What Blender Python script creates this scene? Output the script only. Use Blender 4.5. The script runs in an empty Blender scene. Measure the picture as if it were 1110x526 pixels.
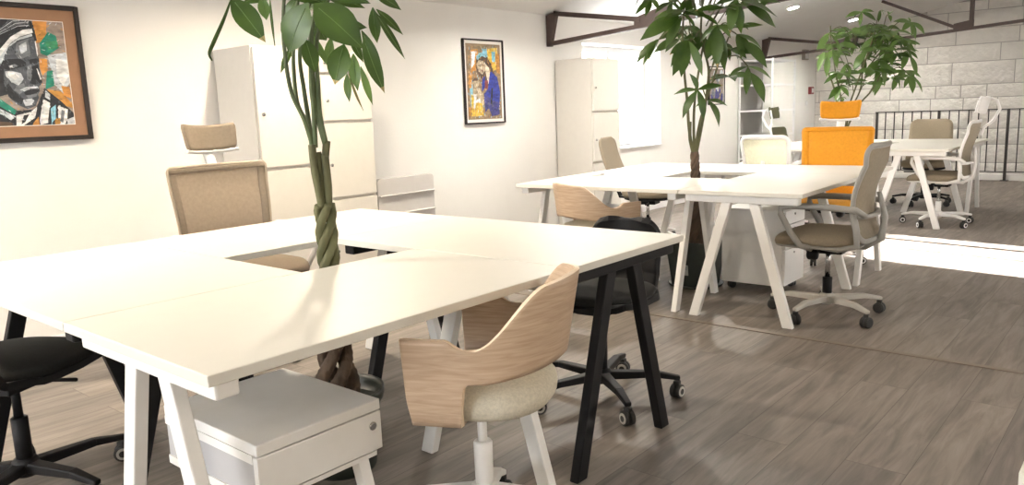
import bpy, bmesh, math, random
from mathutils import Vector, Matrix, noise
random.seed(7)
PI = math.pi
scene = bpy.context.scene
COL = scene.collection

# ------------------------------------------------------------------ camera
F_PX, PITCH, ROLL, YAW, CAM_H = 842.5, 0.1669, -0.0371, 0.8622, 1.1997
FWD = Vector((math.sin(YAW)*math.cos(PITCH), math.cos(YAW)*math.cos(PITCH), -math.sin(PITCH)))
_r0 = Vector((math.cos(YAW), -math.sin(YAW), 0)); _u0 = _r0.cross(FWD)
RIGHT = math.cos(ROLL)*_r0 + math.sin(ROLL)*_u0
UP = -math.sin(ROLL)*_r0 + math.cos(ROLL)*_u0
CPOS = Vector((0, 0, CAM_H))
cam_d = bpy.data.cameras.new('camera'); cam = bpy.data.objects.new('camera', cam_d); COL.objects.link(cam)
cam_d.sensor_width = 36.0; cam_d.lens = F_PX*36.0/1110.0; cam_d.clip_start = 0.02
M3 = Matrix((RIGHT, UP, -FWD)).transposed()
cam.matrix_world = Matrix.Translation(CPOS) @ M3.to_4x4()
scene.camera = cam

def on_plane(px, py, p, n):
    """the point of the photo's ray through (px, py) on the plane through p with normal n (used to survey positions)"""
    d = FWD + (px-555)/F_PX*RIGHT - (py-263)/F_PX*UP
    return CPOS + d*((Vector(p)-CPOS).dot(n)/d.dot(n))

# ------------------------------------------------------------------ materials
def mat(name, color=(.8,.8,.8), rough=.5, metal=0, spec=.5, var=0, vscale=20, bump=0, bscale=80, vec=(1,1,1), trans=0, sss=0):
    m = bpy.data.materials.new(name); m.use_nodes = True
    nt = m.node_tree; b = nt.nodes['Principled BSDF']
    b.inputs['Base Color'].default_value = (*color, 1); b.inputs['Roughness'].default_value = rough
    b.inputs['Metallic'].default_value = metal; b.inputs['Specular IOR Level'].default_value = spec
    tc = nt.nodes.new('ShaderNodeTexCoord'); mp = nt.nodes.new('ShaderNodeMapping'); mp.inputs['Scale'].default_value = vec
    nt.links.new(tc.outputs['Object'], mp.inputs['Vector'])
    n = nt.nodes.new('ShaderNodeTexNoise'); n.inputs['Scale'].default_value = vscale; n.inputs['Detail'].default_value = 5
    nt.links.new(mp.outputs[0], n.inputs['Vector'])
    r = nt.nodes.new('ShaderNodeValToRGB'); v = var if var else .015
    r.color_ramp.elements[0].color = (*[max(0, c*(1-v)) for c in color], 1); r.color_ramp.elements[0].position = .3
    r.color_ramp.elements[1].color = (*[min(1, c*(1+v)) for c in color], 1); r.color_ramp.elements[1].position = .7
    nt.links.new(n.outputs['Fac'], r.inputs['Fac']); nt.links.new(r.outputs['Color'], b.inputs['Base Color'])
    if bump:
        n2 = nt.nodes.new('ShaderNodeTexNoise'); n2.inputs['Scale'].default_value = bscale; n2.inputs['Detail'].default_value = 4
        nt.links.new(mp.outputs[0], n2.inputs['Vector'])
        bp = nt.nodes.new('ShaderNodeBump'); bp.inputs['Strength'].default_value = bump; bp.inputs['Distance'].default_value = .01
        nt.links.new(n2.outputs['Fac'], bp.inputs['Height']); nt.links.new(bp.outputs['Normal'], b.inputs['Normal'])
    if trans:
        out = nt.nodes['Material Output']; tl = nt.nodes.new('ShaderNodeBsdfTranslucent'); mx = nt.nodes.new('ShaderNodeMixShader')
        mx.inputs[0].default_value = trans; nt.links.new(r.outputs['Color'], tl.inputs['Color'])
        nt.links.new(b.outputs[0], mx.inputs[1]); nt.links.new(tl.outputs[0], mx.inputs[2]); nt.links.new(mx.outputs[0], out.inputs['Surface'])
    return m

def mesh_fabric(name, color, see=.25, trans=.35):
    m = mat(name, color, .8, var=.06, vscale=60, trans=trans)
    nt = m.node_tree; out = nt.nodes['Material Output']; src = out.inputs['Surface'].links[0].from_socket
    tp = nt.nodes.new('ShaderNodeBsdfTransparent'); mx = nt.nodes.new('ShaderNodeMixShader'); mx.inputs[0].default_value = see
    nt.links.new(src, mx.inputs[1]); nt.links.new(tp.outputs[0], mx.inputs[2]); nt.links.new(mx.outputs[0], out.inputs['Surface'])
    return m

def emit(name, color, s):
    m = bpy.data.materials.new(name); m.use_nodes = True; nt = m.node_tree
    b = nt.nodes['Principled BSDF']; b.inputs['Emission Color'].default_value = (*color, 1); b.inputs['Emission Strength'].default_value = s
    b.inputs['Base Color'].default_value = (.9,.9,.9,1)
    return m

def wood_mat(name, c0, c1, vec, rough=.4):
    m = bpy.data.materials.new(name); m.use_nodes = True; nt = m.node_tree; b = nt.nodes['Principled BSDF']
    tc = nt.nodes.new('ShaderNodeTexCoord'); mp = nt.nodes.new('ShaderNodeMapping'); mp.inputs['Scale'].default_value = vec
    nt.links.new(tc.outputs['Object'], mp.inputs['Vector'])
    n = nt.nodes.new('ShaderNodeTexNoise'); n.inputs['Scale'].default_value = 6; n.inputs['Detail'].default_value = 8; n.inputs['Distortion'].default_value = .6
    nt.links.new(mp.outputs[0], n.inputs['Vector'])
    r = nt.nodes.new('ShaderNodeValToRGB'); r.color_ramp.elements[0].position = .32; r.color_ramp.elements[1].position = .68
    r.color_ramp.elements[0].color = (*c0, 1); r.color_ramp.elements[1].color = (*c1, 1)
    nt.links.new(n.outputs['Fac'], r.inputs['Fac']); nt.links.new(r.outputs['Color'], b.inputs['Base Color']); b.inputs['Roughness'].default_value = rough
    return m

def floor_mat():
    m = bpy.data.materials.new('laminate_planks'); m.use_nodes = True; nt = m.node_tree; b = nt.nodes['Principled BSDF']; L = nt.links.new
    tc = nt.nodes.new('ShaderNodeTexCoord')
    br = nt.nodes.new('ShaderNodeTexBrick'); br.offset = .37; br.offset_frequency = 2; br.squash = 1
    br.inputs['Scale'].default_value = 1; br.inputs['Brick Width'].default_value = 1.29; br.inputs['Row Height'].default_value = .192
    br.inputs['Mortar Size'].default_value = .0012; br.inputs['Mortar Smooth'].default_value = .2; br.inputs['Bias'].default_value = 0
    br.inputs['Color1'].default_value = (.0,.0,.0,1); br.inputs['Color2'].default_value = (1,1,1,1); br.inputs['Mortar'].default_value = (.5,.5,.5,1)
    L(tc.outputs['Object'], br.inputs['Vector'])
    # grain, shifted from plank to plank
    ad = nt.nodes.new('ShaderNodeVectorMath'); ad.operation = 'MULTIPLY_ADD'; ad.inputs[1].default_value = (7.3, 3.1, 5.7)
    L(br.outputs['Color'], ad.inputs[0]); L(tc.outputs['Object'], ad.inputs[2])
    mp = nt.nodes.new('ShaderNodeMapping'); mp.inputs['Scale'].default_value = (1.1, 11, 1); L(ad.outputs[0], mp.inputs['Vector'])
    n = nt.nodes.new('ShaderNodeTexNoise'); n.inputs['Scale'].default_value = 2.2; n.inputs['Detail'].default_value = 9; n.inputs['Roughness'].default_value = .62; n.inputs['Distortion'].default_value = .7
    L(mp.outputs[0], n.inputs['Vector'])
    mp2 = nt.nodes.new('ShaderNodeMapping'); mp2.inputs['Scale'].default_value = (.9, 3.0, 1); L(ad.outputs[0], mp2.inputs['Vector'])
    n2 = nt.nodes.new('ShaderNodeTexNoise'); n2.inputs['Scale'].default_value = 1.7; n2.inputs['Detail'].default_value = 4; L(mp2.outputs[0], n2.inputs['Vector'])
    r = nt.nodes.new('ShaderNodeValToRGB'); e = r.color_ramp.elements
    e[0].position = .30; e[0].color = (.124,.107,.093,1); e[1].position = .72; e[1].color = (.270,.237,.208,1)
    L(n.outputs['Fac'], r.inputs['Fac'])
    r2 = nt.nodes.new('ShaderNodeValToRGB'); r2.color_ramp.elements[0].position = .3; r2.color_ramp.elements[0].color = (.78,.77,.77,1); r2.color_ramp.elements[1].position = .7; r2.color_ramp.elements[1].color = (1.12,1.11,1.1,1)
    L(n2.outputs['Fac'], r2.inputs['Fac'])
    mx = nt.nodes.new('ShaderNodeMixRGB'); mx.blend_type = 'MULTIPLY'; mx.inputs[0].default_value = 1; L(r.outputs[0], mx.inputs[1]); L(r2.outputs[0], mx.inputs[2])
    r3 = nt.nodes.new('ShaderNodeValToRGB'); r3.color_ramp.elements[0].color = (.86,.86,.87,1); r3.color_ramp.elements[1].color = (1.1,1.09,1.07,1); L(br.outputs['Color'], r3.inputs['Fac'])
    mx2 = nt.nodes.new('ShaderNodeMixRGB'); mx2.blend_type = 'MULTIPLY'; mx2.inputs[0].default_value = 1; L(mx.outputs[0], mx2.inputs[1]); L(r3.outputs[0], mx2.inputs[2])
    mx3 = nt.nodes.new('ShaderNodeMixRGB'); mx3.inputs[2].default_value = (.075,.06,.05,1); L(br.outputs['Fac'], mx3.inputs[0]); L(mx2.outputs[0], mx3.inputs[1])
    L(mx3.outputs[0], b.inputs['Base Color']); b.inputs['Roughness'].default_value = .5; b.inputs['Specular IOR Level'].default_value = .45
    bp = nt.nodes.new('ShaderNodeBump'); bp.inputs['Strength'].default_value = .12; bp.inputs['Distance'].default_value = .004; L(n.outputs['Fac'], bp.inputs['Height']); L(bp.outputs[0], b.inputs['Normal'])
    return m

def glass_mat():
    m = bpy.data.materials.new('window_glass'); m.use_nodes = True; nt = m.node_tree; out = nt.nodes['Material Output']
    tp = nt.nodes.new('ShaderNodeBsdfTransparent'); gl = nt.nodes.new('ShaderNodeBsdfGlossy'); gl.inputs['Roughness'].default_value = .02
    mx = nt.nodes.new('ShaderNodeMixShader'); mx.inputs[0].default_value = .06
    nt.links.new(tp.outputs[0], mx.inputs[1]); nt.links.new(gl.outputs[0], mx.inputs[2]); nt.links.new(mx.outputs[0], out.inputs['Surface'])
    return m

def leaf_mat(name, c0, c1):
    m = mat(name, c0, .38, var=.35, vscale=9, trans=.14)
    r = [n for n in m.node_tree.nodes if n.type == 'VALTORGB'][0]
    r.color_ramp.elements[0].color = (*c0, 1); r.color_ramp.elements[1].color = (*c1, 1)
    return m

M = dict(
    plaster = mat('white_plaster', (.83,.81,.775), .9, var=.02, vscale=3, bump=.08, bscale=60),
    ceiling = mat('ceiling_paint', (.87,.86,.84), .9, var=.015, vscale=3, bump=.05, bscale=50),
    floor = floor_mat(),
    stone = mat('cream_stone', (.70,.675,.63), .9, var=.05, vscale=7, bump=.9, bscale=18),
    mortar = mat('grey_mortar', (.40,.385,.36), .95, var=.08),
    strip = mat('floor_strip_metal', (.20,.165,.135), .5, .3),
    top = mat('white_laminate', (.66,.645,.585), .45, var=.01, spec=.4),
    white = mat('white_powder_coat', (.80,.795,.775), .4, var=.015),
    framegrey = mat('mid_grey_plastic', (.31,.30,.275), .42, var=.015),
    greymetal = mat('warm_grey_coat', (.66,.645,.615), .45, var=.02),
    blackmetal = mat('black_powder_coat', (.007,.007,.008), .5, spec=.22, var=.1),
    truss = mat('brown_painted_steel', (.050,.029,.023), .55, var=.15, vscale=30),
    cabinet = mat('cabinet_steel', (.70,.665,.60), .45, var=.015),
    gap = mat('cabinet_seam', (.22,.20,.17), .8),
    gloss = mat('glossy_white_lacquer', (.62,.60,.58), .12, spec=.7),
    oak = wood_mat('oak_veneer', (.40,.285,.19), (.53,.40,.285), (1.6, 1.6, 22)),
    oakedge = mat('oak_ply_edge', (.72,.58,.43), .5, var=.08, vscale=60),
    beige = mat('beige_fabric', (.25,.205,.145), .95, var=.10, vscale=160, bump=.3, bscale=500),
    tan = mat('tan_plastic', (.42,.345,.26), .6),
    orangeplastic = mat('orange_plastic', (.70,.30,.015), .5),
    beigepale = mat('pale_beige_fabric', (.56,.52,.42), .95, var=.12, vscale=140, bump=.35, bscale=420),
    brownseat = mat('brown_fabric', (.15,.115,.08), .95, var=.08, vscale=150),
    taupe = mat('taupe_fabric', (.30,.245,.17), .95, var=.08, vscale=150, bump=.3, bscale=450),
    meshbeige = mesh_fabric('beige_mesh', (.50,.41,.31), .12),
    meshbeigedark = mesh_fabric('beige_mesh_border', (.36,.295,.22), .04),
    meshgrey = mesh_fabric('grey_beige_mesh', (.37,.32,.245), .22),
    meshorange = mesh_fabric('orange_mesh', (.84,.38,.02), .08, .12),
    meshorangedark = mesh_fabric('orange_mesh_border', (.74,.31,.01), .03, .1),
    orange = mat('orange_fabric', (.62,.30,.04), .95, var=.08, vscale=150),
    meshwhite = mesh_fabric('pale_yellow_mesh', (.88,.87,.70), .30, .5),
    green = mat('olive_green_fabric', (.095,.095,.050), .95, var=.1, vscale=150),
    chairwhite = mat('white_plastic', (.80,.79,.77), .38, var=.01),
    chairgrey = mat('pale_grey_plastic', (.46,.445,.41), .42, var=.015),
    black = mat('black_plastic', (.007,.007,.008), .55, spec=.22, var=.1),
    blackfabric = mat('black_fabric', (.012,.013,.012), .9, var=.2, vscale=120),
    rubber = mat('dark_rubber', (.02,.02,.02), .6, var=.1),
    chrome = mat('chrome', (.55,.55,.55), .18, 1),
    pot = mat('dark_green_plastic_pot', (.014,.020,.016), .45, var=.15),
    soil = mat('potting_soil', (.035,.024,.016), 1, var=.4, vscale=60, bump=1, bscale=90),
    bark = mat('green_brown_bark', (.085,.085,.038), .8, var=.45, vscale=18, bump=.6, bscale=60, vec=(1,1,.35)),
    barkbrown = mat('brown_bark', (.085,.056,.036), .85, var=.4, vscale=22, bump=.7, bscale=60, vec=(1,1,.4)),
    stem = mat('green_stem', (.060,.085,.030), .6, var=.3, vscale=12),
    leaf = leaf_mat('glossy_leaf', (.024,.058,.007), (.056,.108,.014)),
    leafpale = leaf_mat('pale_leaf', (.075,.14,.030), (.12,.20,.05)),
    leaftip = mat('dry_leaf_edge', (.33,.25,.12), .8, var=.3),
    sticker = mat('pot_label_paper', (.34,.35,.32), .7),
    stickerink = mat('pot_label_print', (.20,.21,.20), .7),
    red = mat('red_plastic', (.22,.018,.022), .4),
    switch = mat('switch_plastic', (.75,.74,.72), .4),
    rail = mat('railing_black_iron', (.022,.019,.017), .5, var=.1),
    winframe = mat('white_window_frame', (.86,.86,.86), .35),
    glass = glass_mat(),
    lamp = emit('downlight_glow', (1,.93,.80), 14),
    shelfback = mat('grey_back_panel', (.40,.39,.37), .7),
    perf = mat('perforated_steel', (.42,.42,.43), .5),
    yellow = mat('yellow_tape', (.6,.5,.03), .6),
    frame = mat('dark_picture_frame', (.014,.008,.006), .6, var=.2),
    matbrown = mat('brown_mount_board', (.30,.165,.095), .9, var=.05),
    mattan = mat('tan_canvas', (.25,.18,.11), .9, var=.15, vscale=60),
    mountwhite = mat('white_mount_board', (.78,.74,.68), .9),
)
[n for n in M['stone'].node_tree.nodes if n.type == 'BUMP'][0].inputs['Distance'].default_value = .03
def paint(name, c, var=.35, vs=22):
    M['p_'+name] = mat('paint_'+name, c, .8, var=var, vscale=vs, vec=(1,1,2.2))
for nm, c in dict(grey=(.16,.17,.19), dark=(.022,.025,.030), mid=(.075,.085,.10), pale=(.50,.53,.57), white=(.72,.72,.72), orange=(.56,.25,.06), ochre=(.46,.22,.05), teal=(.02,.20,.14), greenp=(.05,.25,.12), taupep=(.26,.21,.18), mattan=(.25,.18,.11), blue=(.035,.05,.28), violet=(.06,.06,.20), sky=(.22,.48,.60), flesh=(.42,.34,.23), cream=(.66,.58,.44), yellowp=(.62,.42,.06), brown=(.10,.065,.045), redp=(.22,.05,.05)).items():
    paint(nm, c)

# ------------------------------------------------------------------ mesh builder
class MB:
    def __init__(s): s.v = []; s.f = []; s.m = []; s.sm = []
    def add(s, vs, fs, mi=0, sm=False):
        o = len(s.v); s.v += [tuple(p) for p in vs]
        for f in fs: s.f.append([i+o for i in f]); s.m.append(mi); s.sm.append(sm)
    def box(s, x0, x1, y0, y1, z0, z1, mi=0):
        s.add([(x,y,z) for z in (z0,z1) for y in (y0,y1) for x in (x0,x1)], [(0,2,3,1),(4,5,7,6),(0,1,5,4),(2,6,7,3),(0,4,6,2),(1,3,7,5)], mi)
    def bar(s, a, b, w, h, up=(0,0,1), mi=0, w2=None, h2=None):
        """rectangular bar from a to b; w across, h along up"""
        a, b = Vector(a), Vector(b); d = (b-a).normalized(); up = Vector(up)
        sx = d.cross(up)
        if sx.length < 1e-5: sx = d.cross(Vector((1,0,0)))
        sx.normalize(); uy = sx.cross(d).normalized(); vs = []
        for p, ww, hh in ((a,w,h),(b,w2 or w,h2 or h)):
            for i, j in ((-1,-1),(1,-1),(1,1),(-1,1)): vs.append(p+sx*i*ww/2+uy*j*hh/2)
        s.add(vs, [(3,2,1,0),(4,5,6,7),(0,1,5,4),(1,2,6,5),(2,3,7,6),(3,0,4,7)], mi)
    def vleg(s, a, b, wx, wy, mi=0, sw=1.0):
        """leg with horizontal cut ends: section wx by wy in plan"""
        vs = []
        for p, k in ((a,1),(b,sw)):
            for i, j in ((-1,-1),(1,-1),(1,1),(-1,1)): vs.append((p[0]+i*wx*k/2, p[1]+j*wy*k/2, p[2]))
        fl = a[2] > b[2]
        fs = [(0,1,2,3),(7,6,5,4),(4,5,1,0),(5,6,2,1),(6,7,3,2),(7,4,0,3)]
        if not fl: fs = [tuple(reversed(f)) for f in fs]
        s.add(vs, fs, mi)
    def tube(s, pts, r, n=8, mi=0, closed=False, sy=1.0, up=None):
        pts = [Vector(p) for p in pts]; N = len(pts); R = r if isinstance(r, (list,tuple)) else [r]*N
        o = len(s.v); prev = None
        for i, p in enumerate(pts):
            if closed: d = pts[(i+1)%N]-pts[i-1]
            else: d = pts[min(i+1,N-1)]-pts[max(i-1,0)]
            d.normalize()
            ref = Vector(up) if up else (prev if prev is not None else (Vector((0,0,1)) if abs(d.z) < .9 else Vector((1,0,0))))
            a = ref - d*ref.dot(d)
            if a.length < 1e-6: a = d.orthogonal()
            a.normalize(); b = d.cross(a); prev = a
            for k in range(n):
                t = 2*PI*k/n; s.v.append(tuple(p + a*math.cos(t)*R[i] + b*math.sin(t)*R[i]*sy))
        for i in range(N if closed else N-1):
            for k in range(n):
                k2 = (k+1)%n; i2 = (i+1)%N
                s.f.append([o+i*n+k, o+i*n+k2, o+i2*n+k2, o+i2*n+k]); s.m.append(mi); s.sm.append(True)
        if not closed:
            s.f.append([o+k for k in reversed(range(n))]); s.m.append(mi); s.sm.append(False)
            s.f.append([o+(N-1)*n+k for k in range(n)]); s.m.append(mi); s.sm.append(False)
    def lathe(s, prof, n=24, c=(0,0,0), mi=0, ax=None, sm=True):
        """profile of (r, z) about the z axis (or axis ax) through c"""
        R = Vector((0,0,1)).rotation_difference(Vector(ax)).to_matrix() if ax else Matrix.Identity(3)
        o = len(s.v)
        for r, z in prof:
            for k in range(n):
                t = 2*PI*k/n; s.v.append(tuple(R @ Vector((r*math.cos(t), r*math.sin(t), z)) + Vector(c)))
        for i in range(len(prof)-1):
            for k in range(n):
                k2 = (k+1)%n; s.f.append([o+i*n+k, o+i*n+k2, o+(i+1)*n+k2, o+(i+1)*n+k]); s.m.append(mi); s.sm.append(sm)
        s.f.append([o+k for k in reversed(range(n))]); s.m.append(mi); s.sm.append(False)
        q = o+(len(prof)-1)*n; s.f.append([q+k for k in range(n)]); s.m.append(mi); s.sm.append(False)
    def sheet(s, fn, nu, nv, th, mi=0, rim=None, sm=True):
        """closed shell: the surface fn(u, v) thickened by th along its normal"""
        P = [[Vector(fn(i/nu, j/nv)) for j in range(nv+1)] for i in range(nu+1)]
        def nrm(i, j):
            a = P[min(i+1,nu)][j]-P[max(i-1,0)][j]; b = P[i][min(j+1,nv)]-P[i][max(j-1,0)]
            c = a.cross(b); return c.normalized() if c.length > 1e-9 else Vector((0,0,1))
        o = len(s.v); W = nv+1; N1 = (nu+1)*W
        T = th if callable(th) else (lambda u, v: th)
        Nn = [[nrm(i,j) for j in range(W)] for i in range(nu+1)]
        for sg in (.5,-.5):
            for i in range(nu+1):
                for j in range(W): s.v.append(tuple(P[i][j]+Nn[i][j]*sg*T(i/nu, j/nv)))
        for i in range(nu):
            for j in range(nv):
                a,b,c,d = i*W+j, (i+1)*W+j, (i+1)*W+j+1, i*W+j+1
                s.f.append([o+a,o+b,o+c,o+d]); s.f.append([o+N1+d,o+N1+c,o+N1+b,o+N1+a]); s.m += [mi,mi]; s.sm += [sm,sm]
        e = [(i,0) for i in range(nu+1)]+[(nu,j) for j in range(1,W)]+[(i,nv) for i in range(nu-1,-1,-1)]+[(0,j) for j in range(nv-1,0,-1)]
        for k in range(len(e)):
            a = e[k][0]*W+e[k][1]; q = e[(k+1)%len(e)]; b = q[0]*W+q[1]
            s.f.append([o+b,o+a,o+N1+a,o+N1+b]); s.m.append(mi if rim is None else rim); s.sm.append(False)
    def cushion(s, w, d, th, z, c=(0,0), p=3.2, dome=.25, n=40, mi=0, fn=None):
        """rounded pad: a super-ellipse in plan with soft edges, bottom at z"""
        rings = [(.0,0),(.80,0),(.93,.06),(.985,.22),(1,.45),(.985,.68),(.93,.86),(.82,.95),(.55,1+dome*.6),(.0,1+dome)]
        o = len(s.v)
        for k, h in rings:
            for i in range(n):
                t = 2*PI*i/n; ct, st = math.cos(t), math.sin(t)
                x = abs(ct)**(2/p)*math.copysign(1,ct)*w/2*k; y = abs(st)**(2/p)*math.copysign(1,st)*d/2*k
                q = (c[0]+x, c[1]+y, z+th*h)
                s.v.append(fn(*q) if fn else q)
        for r in range(len(rings)-1):
            for i in range(n):
                i2 = (i+1)%n; s.f.append([o+r*n+i,o+r*n+i2,o+(r+1)*n+i2,o+(r+1)*n+i]); s.m.append(mi); s.sm.append(True)
    def poly(s, pts, mi=0): s.add(pts, [tuple(range(len(pts)))], mi)
    def prism(s, pts, d, mi=0):
        """flat outline pushed along the vector d"""
        n = len(pts); d = Vector(d); vs = [Vector(p) for p in pts]+[Vector(p)+d for p in pts]
        s.add(vs, [tuple(reversed(range(n))), tuple(range(n,2*n))]+[(i,(i+1)%n,n+(i+1)%n,n+i) for i in range(n)], mi)
    def build(s, name, mats, parent=None, bevel=0, seg=2, fix=True):
        me = bpy.data.meshes.new(name); me.from_pydata(s.v, [], s.f)
        for m in (mats if isinstance(mats, (list,tuple)) else [mats]): me.materials.append(m)
        me.polygons.foreach_set('material_index', s.m); me.polygons.foreach_set('use_smooth', s.sm); me.update()
        if fix:
            bm = bmesh.new(); bm.from_mesh(me); bmesh.ops.remove_doubles(bm, verts=bm.verts, dist=1e-6); bmesh.ops.recalc_face_normals(bm, faces=bm.faces); bm.to_mesh(me); bm.free()
        o = bpy.data.objects.new(name, me); COL.objects.link(o)
        if parent: o.parent = parent
        if bevel:
            b = o.modifiers.new('bevel', 'BEVEL'); b.width = bevel; b.segments = seg; b.limit_method = 'ANGLE'; b.angle_limit = math.radians(50)
        return o

def tag(o, label, cat, group=None):
    o['label'] = label; o['category'] = cat
    if group: o['group'] = group
    return o
def thing(name, label, cat, loc=(0,0,0), rz=0, group=None):
    o = bpy.data.objects.new(name, None); COL.objects.link(o); o.location = loc; o.rotation_euler = (0,0,rz); o.empty_display_size = .1
    return tag(o, label, cat, group)
def struct(o): o['kind'] = 'structure'; return o
def dup(o, loc, rz, label=None, group=None, parent=None):
    c = o.copy(); COL.objects.link(c)
    if parent is None:
        c.location = loc; c.rotation_euler = (0,0,rz)
        if label: c['label'] = label
        if group: c['group'] = group
    else: c.parent = parent
    for ch in list(o.children): dup(ch, None, None, parent=c)
    return c
def lerp(a, b, t): return a+(b-a)*t
def sstep(a, b, x):
    t = max(0, min(1, (x-a)/(b-a))); return t*t*(3-2*t)

# ------------------------------------------------------------------ room
XN, XF, YL, YR = -3.0, 13.3, 4.65, -3.65
RIDGE_Y, EAVE, SLOPE = .5, 2.09, .22
def ceil_z(y): return EAVE+SLOPE*(YL-y) if y >= RIDGE_Y else EAVE+SLOPE*(y-YR)
ZR = ceil_z(RIDGE_Y)
b = MB(); b.box(XN-.3, XF+.3, YR-.3, YL+.35, -.12, 0); struct(b.build('floor', M['floor']))
b = MB()
for ya, yb in ((YL+.35, RIDGE_Y), (RIDGE_Y, YR-.35)):
    za = EAVE-SLOPE*.35 if ya > YL else ZR; zb = ZR if yb == RIDGE_Y else EAVE-SLOPE*.35
    b.add([(XN-.3,ya,za),(XF+.3,ya,za),(XF+.3,yb,zb),(XN-.3,yb,zb),(XN-.3,ya,za+.1),(XF+.3,ya,za+.1),(XF+.3,yb,zb+.1),(XN-.3,yb,zb+.1)],
          [(0,1,2,3),(7,6,5,4),(0,4,5,1),(1,5,6,2),(2,6,7,3),(3,7,4,0)])
struct(b.build('ceiling', M['ceiling']))
def wall_along_x(name, y, th, holes):
    b = MB(); y0, y1 = min(y, y+th), max(y, y+th); xs = sorted({XN-.3, XF+.3, *[h[0] for h in holes], *[h[1] for h in holes]})
    for a, c in zip(xs[:-1], xs[1:]):
        hs = [h for h in holes if h[0] <= a+1e-6 and h[1] >= c-1e-6]
        if hs: b.box(a, c, y0, y1, 0, hs[0][2]); b.box(a, c, y0, y1, hs[0][3], EAVE+.02)
        else: b.box(a, c, y0, y1, 0, EAVE+.02)
    return struct(b.build(name, M['plaster']))
WX0, WX1, WZ0, WZ1 = 6.62, 8.19, .745, 1.86
wall_along_x('wall_left', YL, .34, [(WX0, WX1, WZ0, WZ1)])
RW = [(5.12,6.46,.9,1.97)]
wall_along_x('wall_right', YR, -.34, RW)
# near end wall (behind the camera) with a wide window facing the desks
NW = (.5, 4.1, .85, 2.0)
b = MB(); xa, xb = XN-.3, XN
def gable_piece(ya, yb, z0=0, z1=None):
    ys = sorted({ya, yb, *([RIDGE_Y] if ya < RIDGE_Y < yb else [])})
    if z1 is not None: pts = [(xa,ya,z0),(xa,yb,z0),(xa,yb,z1),(xa,ya,z1)]
    else: pts = [(xa,ya,z0),(xa,yb,z0)]+[(xa,y,ceil_z(y)+.02) for y in reversed(ys)]
    b.prism(pts, (xb-xa,0,0))
gable_piece(YR, NW[0]); gable_piece(NW[1], YL); gable_piece(NW[0], NW[1], 0, NW[2]); gable_piece(NW[0], NW[1], NW[3], EAVE+.1)
b.add([(x,y,z) for x in (xa,xb) for y,z in ((NW[0],EAVE+.1),(NW[1],EAVE+.1),(NW[1],ceil_z(NW[1])+.02),(RIDGE_Y,ZR+.02),(NW[0],ZR+.02))], [(0,1,2,3,4),(9,8,7,6,5),(0,5,6,1),(1,6,7,2),(2,7,8,3),(3,8,9,4),(4,9,5,0)])
struct(b.build('wall_near', M['plaster']))
# end wall: coursed rock-faced stone, every block with its own relief
b = MB(); b.prism([(XF+.013,YR,0),(XF+.013,YL,0),(XF+.013,YL,EAVE+.02),(XF+.013,RIDGE_Y,ZR+.02),(XF+.013,YR,EAVE+.02)], (.3,0,0), 1)
courses = [0,.20,.47,.70,.955,1.155,1.345,1.675,1.925,2.145,2.40,2.66,2.92,3.1]
rng = random.Random(3)
for ci in range(len(courses)-1):
    z0, z1 = courses[ci]+.006, courses[ci+1]-.006
    y = YL + rng.uniform(0,.3)
    while y > YR:
        ln = rng.choice((.42,.55,.68,.8,.95))*(.8 if z1-z0 < .2 else 1)
        ya, yb = min(y, YL)-.006, max(y-ln, YR)+.006; y -= ln
        top = min(z1, ceil_z(max(min((ya+yb)/2, YL), YR))-.0)
        if top-z0 < .04 or ya-yb < .05: continue
        nu, nv = max(3, int((ya-yb)/.045)), max(3, int((top-z0)/.045)); sd = rng.uniform(0,50); amp = rng.uniform(.009,.018)
        g = {}
        for i in range(nu+1):
            for j in range(nv+1):
                yy, zz = lerp(ya,yb,i/nu), lerp(z0,top,j/nv)
                edge = min(min(i,nu-i)/nu*(ya-yb), min(j,nv-j)/nv*(top-z0)); k = min(1, edge/.03)
                h = (amp*(.6+.8*noise.noise(Vector((yy*9+sd, zz*9, sd)))) + .007*noise.noise(Vector((yy*24, zz*24, sd))))*k
                g[i,j] = (XF-max(-.004,h)+.010*(1-k), yy, zz)
        idx = {k_: n_ for n_, k_ in enumerate(g)}
        fs = [(idx[i,j],idx[i+1,j],idx[i+1,j+1],idx[i,j+1]) for i in range(nu) for j in range(nv)]
        b.add(list(g.values()), fs, 0, True)
struct(b.build('wall_far', [M['stone'], M['mortar']], fix=False))
# trims
b = MB(); b.box(3.85, 3.885, YR, YL, 0, .005); b.build('trim_1', M['strip'], bevel=.002); struct(bpy.data.objects['trim_1'])
b = MB(); b.box(12.68, 12.80, YR, 3.7, 0, .085); struct(b.build('trim_2', M['plaster'], bevel=.006))
b = MB(); b.box(XN, 12.6, YL-.014, YL, 0, .07); struct(b.build('baseboard_left', M['winframe'], bevel=.003))
b = MB(); b.box(XN, 12.6, YR, YR+.014, 0, .07); struct(b.build('baseboard_right', M['winframe'], bevel=.003))

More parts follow.
